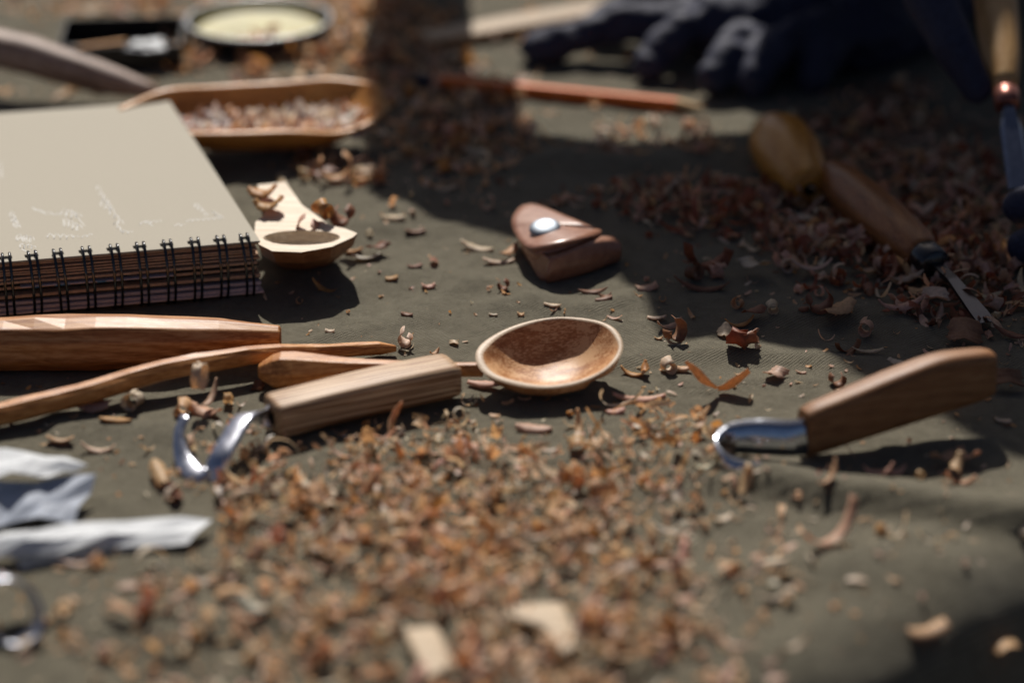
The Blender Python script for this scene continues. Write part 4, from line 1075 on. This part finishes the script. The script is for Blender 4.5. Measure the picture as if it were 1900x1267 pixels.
# two pale chunky chips, far out of focus in the foreground
for pts, lab in ((([(745, 1165), (812, 1160), (850, 1235), (790, 1262)]), 'large blurred pale block chip at the bottom centre'),
                 (([(935, 1118), (1045, 1112), (1082, 1195), (1040, 1212), (1008, 1160), (940, 1142)]), 'large blurred pale bent chip at bottom right of centre')):
    P_ = [W(x, y, .6) for x, y in pts]; c0 = sum(P_, Vector())/len(P_); c0.z = 0
    tv_ = [p-c0 for p in P_]; lv = [Vector((p.x*.95, p.y*.95, .25)) for p in tv_]
    o = link('wood_chip', *loft([lv, tv_]), M['chipw'], None, smooth=True); bevel(o, .25, 4); o.location = (c0+Vector((0, 0, H(c0.x, c0.y))))*S
    tag(o, lab, 'wood chip')

# everything else: density in the photograph -> places on the cloth
def dens(px, py):
    def blob(cx, cy, rx, ry, a=0.0):
        dx, dy = px-cx, py-cy; c_, s_ = math.cos(a), math.sin(a)
        u, v_ = (dx*c_+dy*s_)/rx, (-dx*s_+dy*c_)/ry; return math.exp(-(u*u+v_*v_)**1.4)
    main = 1.25*blob(940, 900, 230, 75) + 1.2*blob(960, 1010, 290, 120) + 1.0*blob(1000, 1160, 270, 130) + 1.7*blob(1245, 800, 95, 48, .25) + 1.0*blob(1320, 850, 80, 35) + .8*blob(1180, 850, 130, 50) \
        + .8*blob(700, 845, 190, 60, .0) + .75*blob(640, 960, 240, 90) + .8*blob(480, 880, 110, 60, .3) + .6*blob(520, 1010, 190, 60) + .55*blob(760, 1140, 260, 100) + .45*blob(360, 900, 70, 45) \
        + .35*blob(400, 1060, 220, 80) + .5*blob(1320, 930, 110, 45) + .3*blob(1350, 1080, 180, 90) + .75*blob(640, 800, 150, 32) + .8*blob(830, 785, 110, 30, -.2) + .3*blob(180, 1190, 160, 60) + .4*blob(1100, 1250, 300, 80) + .6*blob(650, 1230, 420, 90) + .55*blob(1000, 1230, 260, 70)
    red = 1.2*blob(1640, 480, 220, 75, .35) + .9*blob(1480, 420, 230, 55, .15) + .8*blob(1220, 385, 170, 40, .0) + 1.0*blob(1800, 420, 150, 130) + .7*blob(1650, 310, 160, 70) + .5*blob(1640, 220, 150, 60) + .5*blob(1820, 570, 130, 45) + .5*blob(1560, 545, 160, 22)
    far = .9*blob(460, 110, 140, 28) + .45*blob(840, 240, 140, 110) + .4*blob(700, 80, 120, 100) + .35*blob(560, 20, 260, 30) + .3*blob(150, 20, 150, 20) + .35*blob(610, 320, 90, 40) + .3*blob(1230, 265, 160, 30) + .3*blob(100, 190, 120, 25)
    spread = .016 + (.03 if py > 700 else 0) + (.03 if py > 860 else 0)
    if 560 < px < 960 and 380 < py < 690: spread = .012
    return main, red, far, spread
r4 = random.Random(5)
cand = []
# block where solid tools stand
def blocked(px, py, gx, gy):
    if px < 480 and 180 < py < 560: return True
    if px < 500 and 560 < py < 700: return True
    if px < 400 and 940 < py < 1045: return True
    if px < 180 and 830 < py < 970: return True
    if 890 < px < 1150 and 600 < py < 740: return True
    if 955 < px < 1150 and 395 < py < 525: return True
    if 470 < px < 660 and 340 < py < 490: return True
    if 1500 < px < 1830 and (850-(px-1500)*.31) > py > (770-(px-1500)*.34): return True
    if 520 < px < 860 and (805-(px-520)*.2) > py > (740-(px-520)*.2): return True
    if 500 < px < 840 and (838-(px-520)*.2) > py > (740-(px-520)*.2) and (px*7+py*13) % 5 > .8: return True
    if 730 < px < 850 and 1165 < py < 1262: return True
    if 965 < px < 1080 and 1110 < py < 1205: return True
    return False
NC = 46000
xs_ = np.random.RandomState(3)
GXY = xs_.uniform([-40, -32], [40, 62], (NC, 2))
def project(x, y, z_):
    dy_, dz_ = y+CAMD, z_-CAMH; zc = dy_*CP-dz_*SP; up = dy_*SP+dz_*CP
    return 950+FPX*x/zc, 633.5-FPX*up/zc, zc
for gx, gy in GXY:
    px, py, zc = project(gx, gy, 0)
    if not (-80 < px < 1980 and -60 < py < 1330): continue
    wx = 38*noise.noise(Vector((gx*.35, gy*.35, 2))); wy = 30*noise.noise(Vector((gx*.35, gy*.35, 8)))
    ma, re_, fa, sp_ = dens(px+wx, py+wy)
    cl_n = .55+.9*abs(noise.noise(Vector((gx*.5, gy*.5, 4))))+.45*noise.noise(Vector((gx*1.1, gy*1.1, 6))); ma *= cl_n; re_ *= cl_n
    d_ = ma+re_+fa+sp_
    if r4.random() > (ma*(.62 if py < 900 else .90)+re_*.62+fa*.8+sp_): continue
    if blocked(px, py, gx, gy): continue
    if terrain(gx, gy) < -.5: continue
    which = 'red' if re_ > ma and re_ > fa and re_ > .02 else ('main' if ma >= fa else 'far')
    cand.append((gx, gy, px, py, zc, which, d_))
print('CANDIDATES', len(cand))
kinds = ['curl']*4+['crescent']*7+['flake']*4+['ribbon']*4+['chip']*1
items = []
for gx, gy, px, py, zc, which, d_ in cand:
    k = r4.choice(kinds)
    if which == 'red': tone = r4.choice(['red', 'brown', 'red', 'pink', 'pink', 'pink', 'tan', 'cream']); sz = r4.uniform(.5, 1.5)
    elif which == 'far': tone = r4.choice(['pink', 'tan', 'tan', 'brown', 'cream', 'amber']); sz = r4.uniform(.5, 1.6)
    else: tone = r4.choice(['tan', 'tan', 'tan', 'tan', 'tan', 'pink', 'pink', 'amber', 'cream', 'cream', 'cream', 'white']); sz = r4.choice([.35, .45, .55, .6, .7, .8, 1.0, 1.25])*r4.uniform(.8, 1.1)
    if d_ < .12: sz *= r4.choice([.35, .5, .7, 1.0])
    if which != 'red' and 600 < py < 760: sz *= .8
    Lc = sz*(1.35 if k in ('crescent', 'ribbon') else 1.0)*(1.5 if k == 'curl' else 1); wc = sz*{'curl': .40, 'crescent': .27, 'flake': .40, 'ribbon': .22, 'chip': .5}[k]
    if k == 'ribbon' and r4.random() < .35: Lc *= 1.9; wc *= .7
    zl = max(0, min(1.0, (d_-.3)))*r4.random()*.6
    items.append([sz/zc, gx, gy, px, py, k, tone, Lc, wc, zl, which])
items.sort(key=lambda t: -t[0]*(1.0 if -20 < t[3] < 1920 and 0 < t[4] < 1290 else .01))
NSOLO = 300-len([h for h in hand if h[2]])-2
ANCH = [(370, 860, 'beside the hook blade at left'), (600, 850, 'below the striped knife handle'), (840, 800, 'between the striped handle and the spoon shadow'), (990, 860, 'below the spoon shadow'),
        (1240, 790, 'between the spoon and the right knife blade'), (1400, 920, 'below the right knife blade'), (480, 1010, 'right of the long paper strip'), (700, 960, 'in the left of the foreground heap'),
        (950, 980, 'in the middle of the foreground heap'), (1150, 1000, 'in the right of the foreground heap'), (1350, 1080, 'on blurred cloth right of the foreground heap'), (760, 1200, 'beside the pale block chip at the bottom'),
        (1100, 1200, 'beside the pale bent chip at the bottom'), (350, 1150, 'in the bottom left foreground'), (120, 1220, 'below the bottom left hook blade'), (1650, 1080, 'in the bottom right foreground'),
        (1500, 440, 'in the dark heap behind the right knife'), (1780, 420, 'beside the gloved fingers at right'), (1650, 300, 'behind the dark brown chisel handle'), (1220, 380, 'in the shade behind the leather case'),
        (850, 250, 'in the dark band left of the pencil'), (460, 110, 'between the round tin and the tray'), (600, 320, 'behind the pale spoon blank'), (1250, 260, 'on the sunlit patch before the pencil'), (1750, 620, 'at the right behind the knife handle')]
SH = dict(curl='curled', crescent='crescent-shaped', flake='flat', ribbon='twisted', chip='broad')
TN = dict(cream='cream', tan='tan', amber='amber', pink='pinkish', brown='brown', red='reddish brown', white='white')
bv, bf, bc = [], [], []; off = 0; solo = 0
for it in items:
    _, gx, gy, px, py, k, tone, Lc, wc, zl, which = it
    vis = -20 < px < 1920 and 0 < py < 1290
    v, f = strip(k, Lc, wc, r4, 10 if (vis and solo < NSOLO) or py > 600 else 7)
    steep = .9 if zl > .05 else .35
    v = v @ rotm(r4.uniform(0, 6.28), r4.uniform(-steep, steep), r4.uniform(-steep, steep)*1.2+(math.pi if r4.random() < .3 else 0)).T
    v[:, 2] -= v[:, 2].min()
    if v[:, 2].max() > 1.2: v[:, 2] *= 1.2/v[:, 2].max()
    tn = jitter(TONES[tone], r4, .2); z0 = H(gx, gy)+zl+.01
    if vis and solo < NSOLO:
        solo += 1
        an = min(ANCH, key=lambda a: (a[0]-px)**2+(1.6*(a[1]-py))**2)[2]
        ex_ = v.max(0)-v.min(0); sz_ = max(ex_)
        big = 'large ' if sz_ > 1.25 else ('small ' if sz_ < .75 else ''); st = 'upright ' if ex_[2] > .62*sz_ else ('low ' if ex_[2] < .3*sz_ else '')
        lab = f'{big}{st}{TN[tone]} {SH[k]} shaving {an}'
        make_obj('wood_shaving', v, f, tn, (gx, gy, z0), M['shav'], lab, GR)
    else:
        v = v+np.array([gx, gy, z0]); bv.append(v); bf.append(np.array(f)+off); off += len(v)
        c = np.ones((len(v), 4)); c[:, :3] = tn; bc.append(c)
same = {}
for o in col.objects:
    if o.name.startswith('wood_shaving') and o.get('label'): same.setdefault(o['label'], []).append(o)
for lab, os_ in same.items():
    if len(os_) > 1:
        os_.sort(key=lambda o: o.location.x/(o.location.y+.95))
        nm = {2: ['left one', 'right one'], 3: ['leftmost', 'middle one', 'rightmost'], 4: ['leftmost', 'second from left', 'second from right', 'rightmost']}.get(len(os_))
        if nm:
            for o, q_ in zip(os_, nm): o['label'] = lab+', '+q_
# crumbs and dust, a few millimetres across
for _ in range(9500):
    gx, gy = r4.uniform(-30, 30), r4.uniform(-28, 40)
    px, py, zc = project(gx, gy, 0)
    if blocked(px, py, gx, gy) or terrain(gx, gy) < -.5: continue
    ma, re_, fa, sp_ = dens(px, py)
    if r4.random() > .12+(ma+re_)*.9: continue
    s = r4.uniform(.05, .2)**1.0
    v, f = strip(r4.choice(['flake', 'crescent', 'chip']), s*1.6, s, r4, 3)
    v = v @ rotm(r4.uniform(0, 6.28), r4.uniform(-.5, .5), r4.uniform(-.5, .5)).T; v[:, 2] -= v[:, 2].min()
    v = v+np.array([gx, gy, H(gx, gy)+.005]); bv.append(v); bf.append(np.array(f)+off); off += len(v)
    c = np.ones((len(v), 4)); c[:, :3] = jitter(TONES[r4.choice(['tan', 'cream', 'brown', 'pink', 'amber', 'amber'])], r4, .2); bc.append(c)
# shavings lying in the tray
for _ in range(260):
    u, t_ = r4.uniform(.12, .93), r4.uniform(-1, 1)
    c0 = TRAY[0]*(1-u)+TRAY[1]*u
    v, f = strip(r4.choice(['curl', 'crescent', 'flake']), r4.uniform(.7, 1.8), r4.uniform(.3, .7), r4, 7)
    v = v @ rotm(r4.uniform(0, 6.28), r4.uniform(-.8, .8), r4.uniform(-.8, .8)).T
    v = v+np.array([c0.x, c0.y+t_*1.7-.3, 1.35+r4.uniform(0, .9)]); bv.append(v); bf.append(np.array(f)+off); off += len(v)
    c = np.ones((len(v), 4)); c[:, :3] = jitter(TONES[r4.choice(['paper', 'paper', 'white', 'pink', 'paper'])], r4, .1); bc.append(c)
bv = np.vstack(bv)*S; bf = np.vstack(bf); bc = np.vstack(bc)
me = bpy.data.meshes.new('wood_shavings')
me.vertices.add(len(bv)); me.vertices.foreach_set('co', bv.ravel())
me.loops.add(bf.size); me.loops.foreach_set('vertex_index', bf.ravel().astype(np.int32))
me.polygons.add(len(bf)); me.polygons.foreach_set('loop_start', np.arange(0, bf.size, 4, dtype=np.int32))
me.update(calc_edges=True); me.validate()
me.polygons.foreach_set('use_smooth', [True]*len(me.polygons))
ca = me.color_attributes.new('tone', 'FLOAT_COLOR', 'POINT'); ca.data.foreach_set('color', bc.ravel())
me.materials.append(M['shav'])
o = bpy.data.objects.new('wood_shavings', me); col.objects.link(o)
tag(o, 'countless small wood shavings and crumbs littering the canvas cloth', kind='stuff')
print('SHAVINGS faces', len(bf))
